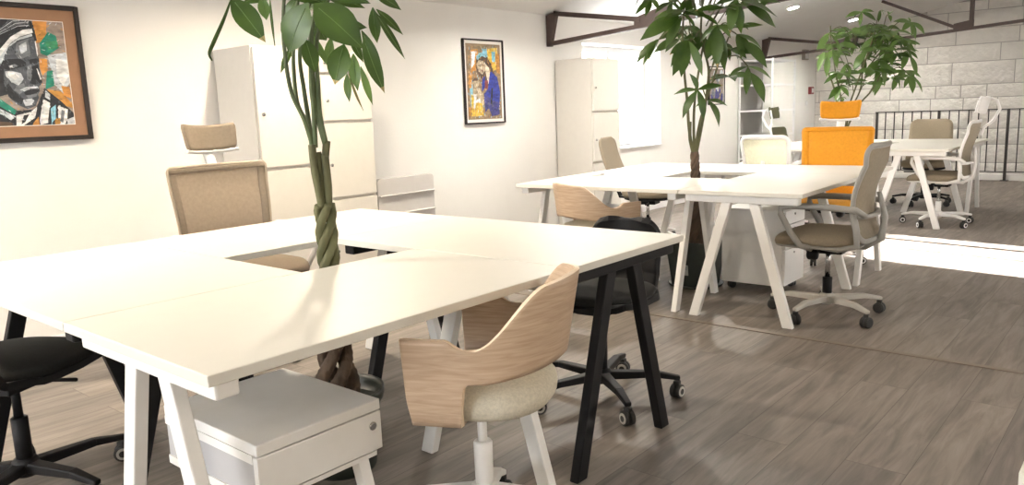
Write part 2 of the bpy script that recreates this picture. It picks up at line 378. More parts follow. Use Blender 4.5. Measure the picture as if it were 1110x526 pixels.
def window(name, x0, x1, z0, z1, y, sgn, split=.5, bar=0):
    """two-casement window set in the outer part of the wall"""
    root = bpy.data.objects.new(name, None); COL.objects.link(root); root.location = ((x0+x1)/2, y, z0); struct(root)
    w, h = x1-x0, z1-z0; f = MB()
    def ring(a, c, t, z_0, z_1, d0, d1):
        f.box(a,a+t,d0,d1,z_0,z_1); f.box(c-t,c,d0,d1,z_0,z_1); f.box(a+t,c-t,d0,d1,z_0,z_0+t); f.box(a+t,c-t,d0,d1,z_1-t,z_1)
    D = lambda q: q*sgn
    d0, d1 = sorted((D(.22), D(.28))); ring(-w/2, w/2, .04, 0, h, d0, d1)
    f.build('window_frame', M['winframe'], root, bevel=.004)
    sx = -w/2+w*split
    for s in (-1, 1):
        f = MB(); e0, e1 = sorted((D(.205), D(.26))); a, c = (-w/2+.035, sx-.003) if s < 0 else (sx+.003, w/2-.035)
        ring(a, c, .032, .035, h-.035, e0, e1); cs = f.build('casement', M['winframe'], root, bevel=.004)
        f = MB(); g0, g1 = sorted((D(.232), D(.238))); f.box(a+.03, c-.03, g0, g1, .065, h-.065); f.build('pane', M['glass'], cs)
        if bar and s < 0: f = MB(); f.box(bar-.013, bar+.013, e0, e1, .05, h-.05); f.build('glazing_bar', M['winframe'], cs)
        f = MB(); hx = sx+.02; g0, g1 = sorted((D(.165), D(.2055)))
        if s > 0: f.box(hx-.012, hx+.012, g0, g1, h*.45, h*.45+.12); f.build('handle', M['winframe'], cs, bevel=.006)
    f = MB(); s0, s1 = sorted((D(-.03), D(.21))); f.box(-w/2+.002, w/2-.002, s0, s1, .001, .022); f.build('sill', M['winframe'], root, bevel=.005)
    return root
window('window_1', WX0, WX1, WZ0, WZ1, YL, 1)
wn = window('window_3', -NW[1], -NW[0], NW[2], NW[3], XN, 1); wn.rotation_euler = (0,0,PI/2); wn.location = (XN, (NW[0]+NW[1])/2, NW[2])
for i, h in enumerate(RW): window('window_%d' % (i+2), *h, YR, -1, .78, -.03)

# ------------------------------------------------------------------ roof trusses
def truss(x, label):
    root = thing('roof_truss', label, 'roof truss', (x, YL, 0), 0, 'brown steel roof trusses')
    T = .05
    def P(y, z): return (0, y-YL, z)
    bz = lambda y: 1.80+.068*(YL-y)
    for sd in (1, -1):
        R = (lambda y: y) if sd > 0 else (lambda y: 2*RIDGE_Y-y)
        m = MB(); m.prism([(-T/2,R(4.64)-YL,1.795),(-T/2,R(4.60)-YL,1.795),(-T/2,R(4.52)-YL,2.105),(-T/2,R(4.64)-YL,2.08)], (T,0,0)); m.build('heel_plate', M['truss'], root)
        m = MB(); m.bar(P(R(4.62),bz(4.62)+.018), P(R(RIDGE_Y),bz(RIDGE_Y)+.018), T, .036); m.build('bottom_chord', M['truss'], root)
        m = MB(); m.bar(P(R(4.55),2.092), P(R(3.62),1.945), T, .042); m.build('strut', M['truss'], root)
        m = MB(); m.prism([(-T/2+.005,R(3.68)-YL,bz(3.68)),(-T/2+.005,R(3.36)-YL,bz(3.36)),(-T/2+.005,R(3.32)-YL,2.055),(-T/2+.005,R(3.68)-YL,1.962)], (T-.01,0,0)); m.build('gusset_plate', M['truss'], root)
        m = MB(); m.bar(P(R(2.02),bz(2.02)+.02), P(R(2.02),ceil_z(2.02)), .045, .045, (0,1,0)); m.build('king_post', M['truss'], root)
        m = MB(); m.bar(P(R(2.20),bz(2.2)+.06), P(R(3.05),ceil_z(3.05)-.01), .045, .036); m.build('web_member', M['truss'], root)
        m = MB(); m.prism([(-T/2+.005,R(2.21)-YL,bz(2.21)+.01),(-T/2+.005,R(1.995)-YL,bz(1.995)+.01),(-T/2+.005,R(1.995)-YL,bz(2)+.12),(-T/2+.005,R(2.21)-YL,bz(2)+.085)], (T-.01,0,0)); m.build('gusset_plate', M['truss'], root)
    return root
truss(6.05, 'dark brown steel roof truss fixed to the wall above the cabinet by the window')
truss(11.1, 'dark brown steel roof truss in front of the stone block wall')

# ------------------------------------------------------------------ ceiling downlights
def downlight(x, y, label):
    z = ceil_z(y); th = math.atan(SLOPE)*(-1 if y > RIDGE_Y else 1)
    root = thing('ceiling_spotlight', label, 'ceiling light', (x, y, z), 0, 'round ceiling downlights'); root.rotation_euler = (th, 0, 0)
    m = MB(); m.lathe([(.062,-.001),(.075,-.001),(.078,-.006),(.066,-.008),(.062,-.004)], 32); m.build('trim_ring', M['winframe'], root)
    m = MB(); m.lathe([(.0615,-.001),(.0615,-.004),(.03,-.005),(.002,-.005)], 32); m.build('diffuser', M['lamp'], root)
    l = bpy.data.lights.new('downlight', 'AREA'); l.shape = 'DISK'; l.size = .12; l.energy = (DL_W if x < 4 else DL_W*.9)*(1 if y > 0 else .45); l.color = DL_C if x < 4 else (1, .94, .86)
    try: l.spread = math.radians(165)
    except Exception: pass
    lo = bpy.data.objects.new('downlight_lamp', l); COL.objects.link(lo); lo.parent = root; lo.location = (0,0,-.012); lo.visible_camera = True
DL_W, DL_C = 46, (1, .86, .68)
for x in (-1.7, .5, 2.77, 5.04, 7.31, 9.59, 11.86):
    for y, side in ((3.64, 'on the slope above the desks by the left wall'), (-2.64, 'on the opposite ceiling slope')):
        if y > 0 and x > 9: lab = 'round recessed ceiling downlight left of the plant crown' if x < 10 else 'round recessed ceiling downlight seen through the top of the far plant'
        else: lab = 'round recessed ceiling downlight ' + side
        downlight(x, y, lab)

# ------------------------------------------------------------------ desks
S, HOLE = 1.868, .476
W_, L_ = (S-HOLE)/2, (S+HOLE)/2
def desk(lx, ly, metal, name, label, loc, rz):
    """one desk; origin at the floor under its low corner, long side along x when lx > ly"""
    root = thing(name, label, 'desk', loc, rz, 'white desks joined in squares around a plant')
    b = MB(); b.box(.0015, lx-.0015, .0015, ly-.0015, .706, .73); b.build('desktop', M['top'], root, bevel=.0025)
    A = lx > ly; ln, wd = (lx, ly) if A else (ly, lx)
    Q = (lambda a, c, z: (a, c, z)) if A else (lambda a, c, z: (c, a, z))
    for e in (.055, ln-.055):
        b = MB(); p0, p1 = Q(e, .03, .685), Q(e, wd-.03, .685); b.bar(p0, p1, .055, .042, (0,0,1)); b.build('beam', metal, root, bevel=.006)
        for s in (-1, 1):
            t, f = Q(e, wd/2+s*.078, .665), Q(e, wd/2+s*.272, 0); b = MB(); b.vleg(t, f, *( (.034,.056) if A else (.056,.034) )); b.build('leg', metal, root, bevel=.004)
    b = MB(); b.bar(Q(.07, wd/2, .688), Q(ln-.07, wd/2, .688), .05, .03); b.build('rail', metal, root, bevel=.003)
    return root
def cluster(x, y, th, cols, labels):
    c, s = math.cos(th), math.sin(th)
    spec = [(0,0,L_,W_),(L_,0,W_,L_),(W_,L_,L_,W_),(0,W_,W_,L_)]
    for (dx,dy,lx,ly), m, lb in zip(spec, cols, labels): desk(lx, ly, m, 'desk', lb, (x+c*dx-s*dy, y+s*dx+c*dy, 0), th)
wh, bk = M['white'], M['blackmetal']
D1, D2, D3 = (.684, 1.352), (3.954, 1.431), (7.774, 1.53); TH2 = .0265
cluster(*D1, 0, (wh, bk, wh, bk), ('nearest white desk on white A-shaped legs over the drawer unit', 'white desk on black A-shaped legs at the near right of the front cluster', 'white desk of the front cluster nearest the tall headrest chair and cabinet', 'white desk on black A-shaped legs at the left edge of the photo'))
cluster(*D2, TH2, (wh,)*4, ('white desk of the middle cluster beside the beige armchair', 'white desk of the middle cluster beside the orange chair', 'white desk of the middle cluster nearest the window', 'white desk of the middle cluster behind the low-backed wooden chair'))
cluster(*D3, 0, (wh,)*4, ('white desk of the far cluster beside the white-framed armchair', 'white desk of the far cluster nearest the black railing', 'white desk of the far cluster nearest the white shelving', 'white desk of the far cluster behind the orange chair'))

pc = on_plane(1102.5, 512, (0,0,.73), Vector((0,0,1)))
desk(L_, W_, wh, 'desk', 'white desk whose corner just shows at the bottom right of the photo', (pc.x, pc.y-W_, 0), 0)

# ------------------------------------------------------------------ chair parts
def caster(parent, x, y, ang, r=.03, ring=None, body=None):
    m = MB(); ax = Vector((math.cos(ang), math.sin(ang), 0)); c = Vector((x,y,r))
    for s in (-1, 1):
        m.lathe([(r*.5,.003*s if s>0 else -.022),(r,.005 if s>0 else -.020),(r,.018 if s>0 else -.007),(r*.8,.022 if s>0 else -.003)], 18, c, 0, ax)
        m.lathe([(r*.72,.0215 if s>0 else -.0245),(r*.70,.0245 if s>0 else -.0215)], 16, c, 1, ax)
        m.lathe([(r*.42,.0243 if s>0 else -.0256),(r*.40,.0256 if s>0 else -.0243)], 12, c, 0, ax)
    m.box(x-.012, x+.012, y-.012, y+.012, r, 2*r+.012, 0)
    return m.build('caster', [body or M['rubber'], ring or body or M['rubber']], parent)
def star_base(root, material, R=.29, n=5, a0=.3, hub_z=.085, ring=None, tip_z=.078, body=None):
    m = MB(); m.lathe([(.028,hub_z-.035),(.040,hub_z-.02),(.043,hub_z+.015),(.032,hub_z+.03)], 20)
    for k in range(n):
        a = a0+2*PI*k/n; d = Vector((math.cos(a), math.sin(a), 0))
        m.bar(d*.03+Vector((0,0,hub_z)), d*(R*.72)+Vector((0,0,lerp(hub_z,tip_z+.01,.6)+.006)), .044, .036, mi=0, w2=.034, h2=.026)
        m.bar(d*(R*.70)+Vector((0,0,lerp(hub_z,tip_z+.01,.6)+.006)), d*(R+.012)+Vector((0,0,tip_z)), .034, .026, mi=0, w2=.026, h2=.018)
    base = m.build('base', material, root, bevel=.005)
    for k in range(n):
        a = a0+2*PI*k/n; caster(root, R*math.cos(a), R*math.sin(a), a+1.1+.7*k, .03, ring, body)
    return base
def column(root, z0, z1, sleeve, rod, split=.55):
    m = MB(); zs = lerp(z0, z1, split)
    m.lathe([(.025,z0),(.026,zs),(.022,zs+.002)], 20, mi=0); m.lathe([(.014,zs),(.014,z1)], 16, mi=1)
    return m.build('gas_column', [sleeve, rod], root)
def mechanism(root, z, material, knob=True):
    m = MB(); m.box(-.07,.07,-.09,.09,z-.045,z); m.tube([(.06,.03,z-.03),(.2,.05,z-.03)], .007, 8)
    if knob: m.lathe([(.02,-.03),(.028,-.02),(.028,.02),(.02,.03)], 16, (-.12,.05,z-.045), ax=(0,1,0)); m.tube([(-.05,.03,z-.03),(-.12,.045,z-.04)], .009, 8)
    return m.build('tilt_mechanism', material, root, bevel=.006)
def rrect(w0, w1, h, r, n=6):
    """rounded trapezoid outline (x, t), counter-clockwise, t from 0 to h; w0 bottom, w1 top half-widths"""
    pts = []
    for cx, cy, a0 in ((w0-r,r,-PI/2),(w1-r,h-r,0),(-w1+r,h-r,PI/2),(-w0+r,r,PI)):
        for k in range(n+1): t = a0+PI/2*k/n; pts.append((cx+r*math.cos(t), cy+r*math.sin(t)))
    return pts
def framed_back(root, w0, w1, h, surf, fmat, pmats, fr=.014, r=.05, border=0, sy=.7, name='backrest'):
    """mesh panel inside a tube frame; surf(x, t) places outline points in the chair"""
    out = rrect(w0, w1, h, r); m = MB()
    dense = []
    for i, p in enumerate(out):
        q = out[(i+1)%len(out)]; d = math.hypot(q[0]-p[0], q[1]-p[1]); k = max(1, int(d/.04))
        dense += [(lerp(p[0],q[0],j/k), lerp(p[1],q[1],j/k)) for j in range(k)]
    m.tube([surf(*p) for p in dense], fr, 8, closed=True, sy=sy); fo = m.build('back_frame', fmat, root)
    def hw(t):
        a = lerp(w0, w1, t/h)
        for e in (t, h-t):
            if e < r: a -= r-math.sqrt(max(0, r*r-(r-e)**2))
        return a
    m = MB(); nu, nv = 14, 16
    def fn(u, v):
        t = .004+(h-.008)*v; return surf((2*u-1)*(hw(t)-.003), t)
    m.sheet(fn, nu, nv, .006); po = m.build(name, pmats[0], root)
    if border:
        m = MB()
        for sgn in (-1,1): m.sheet(lambda u, v: tuple(Vector(surf(sgn*(hw(lerp(.01,h-.01,v))-.004-border*u), lerp(.01,h-.01,v)))), 3, 14, .012)
        m.sheet(lambda u, v: surf((2*u-1)*(hw(h-.006-border*.6*v)-.004), h-.006-border*.6*v), 14, 3, .0125)
        m.build('back_border', pmats[1], po)
    return fo

R = math.radians
def ply_chair(root, seat_mat):
    """moulded plywood armchair shell open at the rear, padded seat, white swivel base"""
    a = .245
    def plan(s):
        g = abs(s); k = min(g/.55, 1)*PI/2
        x = a*math.sin(k); y = -.225+.195*(1-math.cos(k))
        if g > .55: y = -.03+(g-.55)/.45*.15; x = a+.004*(g-.55)
        return math.copysign(x, s), y
    def ztop(g): 
        z = lerp(.80, .786, min(1, g/.2))
        return lerp(z, .645, sstep(.20, .50, g)) + .024*sstep(.53, .68, g)
    def zbot(g): return lerp(lerp(.585,.56,min(1,g/.45)), .442, sstep(.535, .585, g))
    def fn(u, v):
        s = 2*u-1; g = abs(s); x, y = plan(s); z = lerp(zbot(g), ztop(g), v); k = (z-.45)/.4
        tuck = sstep(.53, .42, z)*sstep(.5,.62,g)*.025
        x -= math.copysign(tuck, x); x *= 1+.05*k; y -= .075*max(0,k)*(1-min(1,g/.6)); y += .02*sstep(.6,1,g)*k
        return (x, y, z)
    m = MB(); m.sheet(fn, 110, 14, .013, 0, 1)
    m.box(-a+.045, a-.045, -.01, .105, .431, .441, 0)
    m.build('shell', [M['oak'], M['oakedge']], root)
    m = MB(); m.cushion(.43, .42, .085, .442, (0,-.01), 2.4, .25); m.build('seat', seat_mat, root)
    m = MB(); m.lathe([(.05,.416),(.06,.431)], 20); m.lathe([(.014,.28),(.014,.42)], 18); m.lathe([(.026,.14),(.028,.31),(.024,.315)], 24); m.build('gas_column', M['chairwhite'], root)
    star_base(root, M['chairwhite'], .30, 5, R(6), .165, M['chairwhite'], .078)
    return root
def black_chair(root):
    """low-backed black shell swivel chair"""
    prof = [(.235,.43),(.20,.445),(.05,.428),(-.10,.425),(-.19,.445),(-.235,.50),(-.255,.58),(-.268,.66),(-.275,.725)]
    cum = [0]
    for p, q in zip(prof, prof[1:]): cum.append(cum[-1]+math.hypot(q[0]-p[0], q[1]-p[1]))
    def at(v):
        d = v*cum[-1]
        for i in range(len(cum)-1):
            if d <= cum[i+1]+1e-9: t = (d-cum[i])/(cum[i+1]-cum[i]); return lerp(prof[i][0],prof[i+1][0],t), lerp(prof[i][1],prof[i+1][1],t)
        return prof[-1]
    def hw(v):
        d, e = v*cum[-1], (1-v)*cum[-1]; w = lerp(.225, .165, sstep(.42,.62,v))
        r = .085
        for q in (d, e):
            if q < r: w -= r-math.sqrt(max(0, r*r-(r-q)**2))
        return w
    m = MB()
    def fn(u, v):
        y, z = at(v); x = (2*u-1)*hw(v); k = (2*u-1)**2; return (x, y+.03*k*sstep(.55,.75,v), z+.012*k*(1-sstep(.5,.6,v)))
    m.sheet(fn, 20, 80, .022); m.build('shell', M['black'], root)
    m = MB(); m.cushion(.44, .42, .045, .44, (0,.02), 3, .3); m.build('seat', M['blackfabric'], root)
    mechanism(root, .418, M['black'], False); column(root, .07, .40, M['black'], M['black'], .6)
    star_base(root, M['black'], .31, 5, R(63), .10, M['chairgrey'], .085)
    return root
def task_chair(root, frame, seat, pan, back, base, rod, ring, backm=None, fr=None, w=.235, h=.50, z0=.47, lean=.16, head=None, arms='loop', border=0, headframe=None, sleeve=None, bulge=.035, chead=None, stem=None, hz=None, hw_=.145):
    """mesh-backed task chair: seat, framed back, arms, optional headrest"""
    m = MB(); m.cushion(.47, .46, .068, .425, (0,.03), 4, .2, fn=lambda x,y,z: (x, y, z-.02*sstep(.12,.27,y))); m.build('seat', seat, root)
    m = MB(); m.cushion(.46, .45, .022, .408, (0,.03), 4, 0); m.build('seat_pan', pan, root)
    def surf(x, t): return (x, -.245+bulge*math.sin(PI*min(1,t/h*1.25))-lean*t*.9 + .11*(abs(x)/w)**2.2*.35, z0+t)
    framed_back(root, w*.90, w, h, surf, backm or frame, back, fr or (.015 if border == 0 else .008), .055 if border == 0 else .025, border)
    m = MB()   # spine and lumbar bar behind the mesh
    m.tube([(0,-.06,.405),(0,-.19,.41),(0,-.27,.46),(0,-.285,z0+.12),tuple(Vector(surf(0,h*.5))+Vector((0,-.035,0)))], [.022,.022,.02,.016,.012], 8, sy=1.5)
    m.tube([surf(-w*.93,h*.26)]+[tuple(Vector(surf(x*w,h*.26))+Vector((0,-.03,0))) for x in (-.6,-.2,.2,.6)]+[surf(w*.93,h*.26)], .012, 8, sy=1.4)
    m.build('back_support', frame, root)
    if arms:
        for s in (-1,1):
            m = MB(); x = s*(w+.02)
            if arms == 'loop':
                pts = [(s*w*.92,-.235,.60),(x,-.20,.635),(x,-.05,.645),(x,.13,.645),(x,.185,.635),(x,.185,.60),(x,.13,.50),(x*.97,.08,.43),(s*(w-.03),.03,.412)]
            else:
                pts = [(s*w*.95,-.24,.62),(x,-.19,.64),(x,.0,.645),(x,.17,.642),(x,.20,.62),(x,.17,.56),(x*.98,.11,.46),(x*.9,.09,.41),(s*.1,.05,.405)]
            m.tube(pts, .013, 8, sy=1.35, up=(s,0,0)); m.build('armrest', frame, root)
        for s in (-1,1):  # lower frame arms carrying the back
            m = MB(); m.tube([(s*.12,.0,.405),(s*w*.85,-.10,.412),(s*w*.93,-.20,.44),tuple(surf(s*w*.91,.06)),tuple(surf(s*w*.93,.16))], .015, 8, sy=1.5)
            m.build('lower_frame', frame, root)
    if head:
        zb = hz or z0+h+.075; yb = surf(0,h)[1]-.005; hh = .14
        hs = lambda x, t: (x, yb-.03*math.sin(PI*t/hh)*.0-.05+.16*(x/hw_)**2*.35+.03*(t/hh-.5)*-1, zb+t+.012*(x/hw_)**2)
        m = MB(); pts = rrect(hw_*.93, hw_, hh, .03)
        m.sheet(lambda u, v: hs((2*u-1)*lerp(hw_*.90,hw_*.985,v)*(1-.06*(2*v-1)**6), .004+(hh-.008)*v), 12, 8, .014); hp = m.build('headrest', head, root)
        m = MB()
        if chead == 'loop':
            low = [hs(x*hw_, .0) for x in (-.97,-.5,0,.5,.97)]
            m.tube([hs(-hw_*.97,hh*.7)]+low+[hs(hw_*.97,hh*.7)], .010, 8)
            m.tube([tuple(Vector(hs(hw_*.0,hh*.9))+Vector((0,-.012,0))), (0,yb-.12,zb+hh*.75), (0,yb-.145,zb+.03), (0,yb-.10,zb-.07),(0,yb-.03,zb-.13),(0,yb-.012,zb-.2)], .013, 8, sy=2.0)
        else:
            low = [tuple(Vector(hs(x*hw_, -.002))+Vector((0,-.004,0))) for x in (-.95,-.5,0,.5,.95)]
            m.tube(low, .010, 8); m.tube([(0,yb-.055,zb+.0),(0,yb-.03,zb-.05),(0,yb-.012,zb-.12),(0,yb-.0,zb-.17)], .014, 8, sy=2.2)
        m.build('headrest_frame', headframe or frame, root)
    mechanism(root, .407, M['black']); column(root, .07, .40, sleeve or M['black'], rod, .45)
    star_base(root, base, .30, 5, .35, .10, ring, .085)
    return root
def padded_chair(root, fabric, basem, bw=.22, h=.46, lean=.30, ring=None, under=None, seatw=.46):
    """armless chair with an upholstered tilted back"""
    m = MB(); m.cushion(seatw, .47, .085, .42, (0,.02), 2.6, .25); m.build('seat', fabric, root)
    m = MB(); m.cushion(seatw*.93, .43, .025, .398, (0,.02), 2.6, 0); m.build('seat_pan', under or M['black'], root)
    def fn(u, v):
        t = h*v; r = .07; w = bw*lerp(1, .92, v)
        if h-t < r: w -= r-math.sqrt(max(0, r*r-(r-(h-t))**2))
        return ((2*u-1)*w, -.23-lean*t-.03*math.sin(PI*v)+.03*(2*u-1)**2, .49+t)
    m = MB(); m.sheet(fn, 14, 22, lambda u, v: .012+.026*(1-(2*u-1)**6)*(1-(2*v-1)**8)); m.build('backrest', fabric, root)
    m = MB(); m.bar((0,-.05,.405),(0,-.25,.41),.06,.016); m.bar((0,-.25,.405),(0,-.285-lean*.12,.60),.06,.014,(0,1,0)); m.build('back_bracket', under or M['black'], root)
    mechanism(root, .398, M['black'], False); column(root, .07, .39, M['black'], M['chrome'], .5)
    star_base(root, basem, .30, 5, .1, .10, ring, .085)
    return root

CH = 'office chairs around the desks'
def face(dx, dy): return math.atan2(dy, dx)-PI/2       # rotation that points local +y to (dx, dy)
R = math.radians
ply_chair(thing('plywood_armchair', 'oak plywood armchair with pale seat pad, nearest the camera at the front desk', 'chair', (1.462,1.385,0), R(26), CH), M['beigepale'])
c1 = [o for o in COL.objects if o.name == 'plywood_armchair'][0]; c1.scale = (.94,.94,1)
c2 = dup(c1, (3.97,2.69,0), R(-112), 'oak plywood armchair at the middle desks, behind the black chair back', CH); c2.scale = (1,1,.965)
k1 = black_chair(thing('swivel_chair', 'black low-backed swivel chair behind the black A-shaped legs', 'chair', (2.60,1.76,0), R(97), CH))
dup(k1, (.78,2.83,0), R(-62), 'black swivel chair at the left edge, half under the front desk', CH)
task_chair(thing('mesh_chair', 'beige mesh chair with headrest behind the front desks, before the tall cabinet', 'chair', (2.125,3.60,0), R(180), CH),
    M['greymetal'], M['brownseat'], M['chairgrey'], (M['meshbeige'], M['meshbeigedark']), M['black'], M['chrome'], M['chairwhite'], w=.278, h=.525, z0=.455, lean=.06, head=M['meshbeigedark'], backm=M['tan'], border=.04, headframe=M['chairwhite'], bulge=.02, hz=1.05, hw_=.155)
task_chair(thing('mesh_chair', 'beige armchair with grey frame and white star base beside the middle desk', 'chair', (4.385,1.435,0), R(3), CH),
    M['framegrey'], M['beige'], M['framegrey'], (M['meshgrey'],), M['chairgrey'], M['chrome'], M['rubber'], w=.235, h=.50, z0=.46, lean=.07, arms='loop', bulge=.05)
task_chair(thing('mesh_chair', 'orange mesh office chair with an orange headrest', 'chair', (5.98,1.985,0), R(92), CH),
    M['chairwhite'], M['orange'], M['chairwhite'], (M['meshorange'], M['meshorangedark']), M['chairwhite'], M['chrome'], M['chairwhite'], w=.262, h=.53, z0=.455, lean=.06, head=M['meshorangedark'], backm=M['orangeplastic'], border=.035, headframe=M['chairwhite'], bulge=.02, hz=1.045, hw_=.155)
task_chair(thing('mesh_chair', 'white-framed chair with a pale yellow mesh back, left of the orange chair', 'chair', (7.15,2.86,0), R(-90), CH),
    M['chairwhite'], M['beigepale'], M['chairwhite'], (M['meshwhite'],), M['chairwhite'], M['chrome'], M['chairwhite'], w=.22, h=.43, z0=.455, lean=.05, fr=.02)
task_chair(thing('mesh_chair', 'white-framed chair with looped headrest at the far desks before the railing', 'chair', (8.13,1.665,0), R(0), CH),
    M['chairwhite'], M['beige'], M['chairwhite'], (M['meshgrey'],), M['chairwhite'], M['chrome'], M['chairwhite'], w=.235, h=.50, z0=.46, lean=.12, head=M['chairwhite'], chead='loop', sleeve=M['chairwhite'])
task_chair(thing('mesh_chair', 'olive green chair with a white looped headrest before the white shelving', 'chair', (8.95,3.25,0), R(178), CH),
    M['chairwhite'], M['green'], M['chairwhite'], (M['green'],), M['chairwhite'], M['chrome'], M['chairwhite'], w=.22, h=.46, z0=.46, lean=.20, head=M['green'], chead='loop', hw_=.12)
padded_chair(thing('upholstered_chair', 'taupe padded chair tilted back in front of the cabinet by the window', 'chair', (5.97,3.52,0), R(191), CH), M['beige'], M['chairwhite'], .20, .45, .40, M['chairwhite'])
padded_chair(thing('upholstered_chair', 'beige padded chair with black base before the stone wall railing', 'chair', (9.62,2.13,0), R(93), CH), M['taupe'], M['black'], .235, .45, .22, None)

# ------------------------------------------------------------------ storage
def handle(parent, x, y, z, r=.010):
    m = MB(); m.lathe([(r,0),(r*1.1,.008),(r*.7,.012)], 14, (x,y,z), ax=(0,-1,0)); return m.build('handle', M['chrome'], parent)
def tall_cabinet(name, label, x0, x1, y0, y1, z1, cols):
    root = thing(name, label, 'cabinet', (x0, y0, 0), 0, 'tall steel storage cabinets'); w, d = x1-x0, y1-y0
    b = MB(); b.box(0, w, .02, d, .0, z1); b.build('body', M['cabinet'], root, bevel=.003)
    for c0, c1, seams, hz in cols:
        zs = [.04]+seams+[z1-.004]
        for a, c in zip(zs, zs[1:]):
            b = MB(); b.box(c0-x0+.006, c1-x0-.006, .0, .0185, a+.012, c-.008); dr = b.build('door', M['cabinet'], root, bevel=.002)
            hh = lerp(a, c, .5) if not hz else min(max(hz, a+.1), c-.1)
            handle(dr, c0-x0+.04, -.001, lerp(a, c, .45))
    b = MB()
    for c0, c1, seams, hz in cols:
        for s in seams: b.box(-.0015, w+.0015, .03, d-.002, s-.0025, s+.0025)
    b.build('seam', M['cabinet'], root)
    return root
tall_cabinet('storage_cabinet', 'wide cream steel cabinet against the wall behind the beige mesh chair', 2.608, 3.49, 4.2, 4.635, 1.645, [(2.608,3.08,[.905],0),(3.08,3.49,[.67,1.173,1.48],0)])
tall_cabinet('storage_cabinet', 'narrow cream steel cabinet standing beside the bright window', 6.143, 6.61, 4.2, 4.635, 1.67, [(6.143,6.61,[.69,1.168],0)])
# glossy folded panel
root = thing('folded_table', 'glossy white folded tabletop standing against the wall beside the cabinet', 'folding table', (3.53,4.25,0))
m = MB(); m.prism([(x+.275, 0, .05+t) for x, t in rrect(.275,.275,.715,.03)], (0,.03,0)); m.build('tabletop', M['gloss'], root, bevel=.004)
m = MB(); m.box(.01,.54,-.018,.0,.635,.648); m.box(.02,.53,-.03,.0,.50,.512); m.build('fold_rail', M['gloss'], root, bevel=.004)
m = MB()
for x in (.05,.50): m.box(x-.02,x+.02,-.12,.20,0,.035); m.box(x-.015,x+.015,.03,.06,.03,.4)
m.build('foot', M['white'], root, bevel=.006)

# low drawer unit under the front desk
root = thing('drawer_unit', 'low white drawer unit on splayed legs under the nearest desk', 'drawer unit', (.853,1.50,0))
w, d = .355, .43
m = MB(); m.box(0,w,0,d,.462,.49); m.build('top', M['white'], root, bevel=.003)
m = MB(); m.box(.004,.014,.02,d,.345,.46,1); m.box(w-.014,w-.004,.02,d,.345,.46,1); m.box(.014,w-.014,d-.012,d,.345,.46); m.box(.004,w-.004,.02,d,.333,.345)
m.box(.0,.016,.02,d,.333,.355); m.box(.0,.016,.02,d,.44,.4615); m.build('body', [M['white'], M['perf']], root)
m = MB(); m.box(.0,w,.0,.018,.358,.459); dr = m.build('drawer', M['white'], root, bevel=.002)
m = MB(); m.lathe([(.011,0),(.011,.003),(.008,.004)], 18, (w-.028,0,.425), ax=(0,-1,0)); lk = m.build('lock', M['chrome'], dr); lk['label'] = 'round chrome lock'
for x, sx in ((.04,-1),(w-.04,1)):
    for y, sy in ((.05,-1),(d-.05,1)):
        m = MB(); m.vleg((x,y,.334),(x+sx*.03,y+sy*.05,0),.034,.034); m.build('leg', M['white'], root, bevel=.003)
m = MB(); m.tube([(.03,.03,.16),(.03,d-.03,.16)], .009, 8); m.tube([(w-.03,.03,.16),(w-.03,d-.03,.16)], .009, 8); m.build('stretcher', M['white'], root)
def pedestal(x0, y0, w, d, h, rz, label):
    """mobile pedestal: drawers face -y"""
    root = thing('mobile_pedestal', label, 'drawer unit', (x0,y0,0), rz, 'white pedestals under the middle desks')
    m = MB(); m.box(0,w,.02,d,.05,h); m.build('body', M['white'], root, bevel=.004)
    zs = [.055,.285,.44,h-.004]
    for a, c in zip(zs, zs[1:]):
        m = MB(); m.box(.004,w-.004,0,.019,a+.003,c-.003); dr = m.build('drawer', M['white'], root, bevel=.002)
        m = MB(); m.lathe([(.007,0),(.007,.006)], 12, (w*.45,0,c-.03), ax=(0,-1,0)); m.build('knob', M['chrome'], dr)
    for x in (.05,w-.05):
        for y in (.06,d-.05): caster(root, x, y, .4+x*9, .024)
    return root
pedestal(4.70, 1.80, .33, .42, .535, 0, 'white pedestal of three drawers under the middle desk beside the armchair')
pedestal(4.25, 2.74, .33, .42, .535, 0, 'white pedestal under the middle desk behind the low-backed wooden chair')

# shelving by the end wall
root = thing('shelving_unit', 'tall open white shelving unit in the far corner by the stone wall', 'shelf', (10.3,4.16,0)); w, d, h = .78, .46, 1.775
for x in (0,w):
    for y in (0,d): m = MB(); m.box(x-.012,x+.012,y-.012,y+.012,0,h); m.build('post', M['winframe'], root, bevel=.002)
for z in (.10,.43,.75,1.085,1.43,1.757):
    m = MB(); m.box(-.008,w+.008,-.008,d+.008,z-.004,z+.012); m.box(-.009,w+.009,-.009,.004,z-.012,z+.012); m.box(-.009,w+.009,d-.004,d+.009,z-.012,z+.012); m.box(-.009,.004,-.009,d+.009,z-.012,z+.012); m.box(w-.004,w+.009,-.009,d+.009,z-.012,z+.012)
    m.build('shelf', M['winframe'], root)
m = MB(); m.box(0,w,d-.004,d,.02,h-.02); m.build('back_panel', M['shelfback'], root)

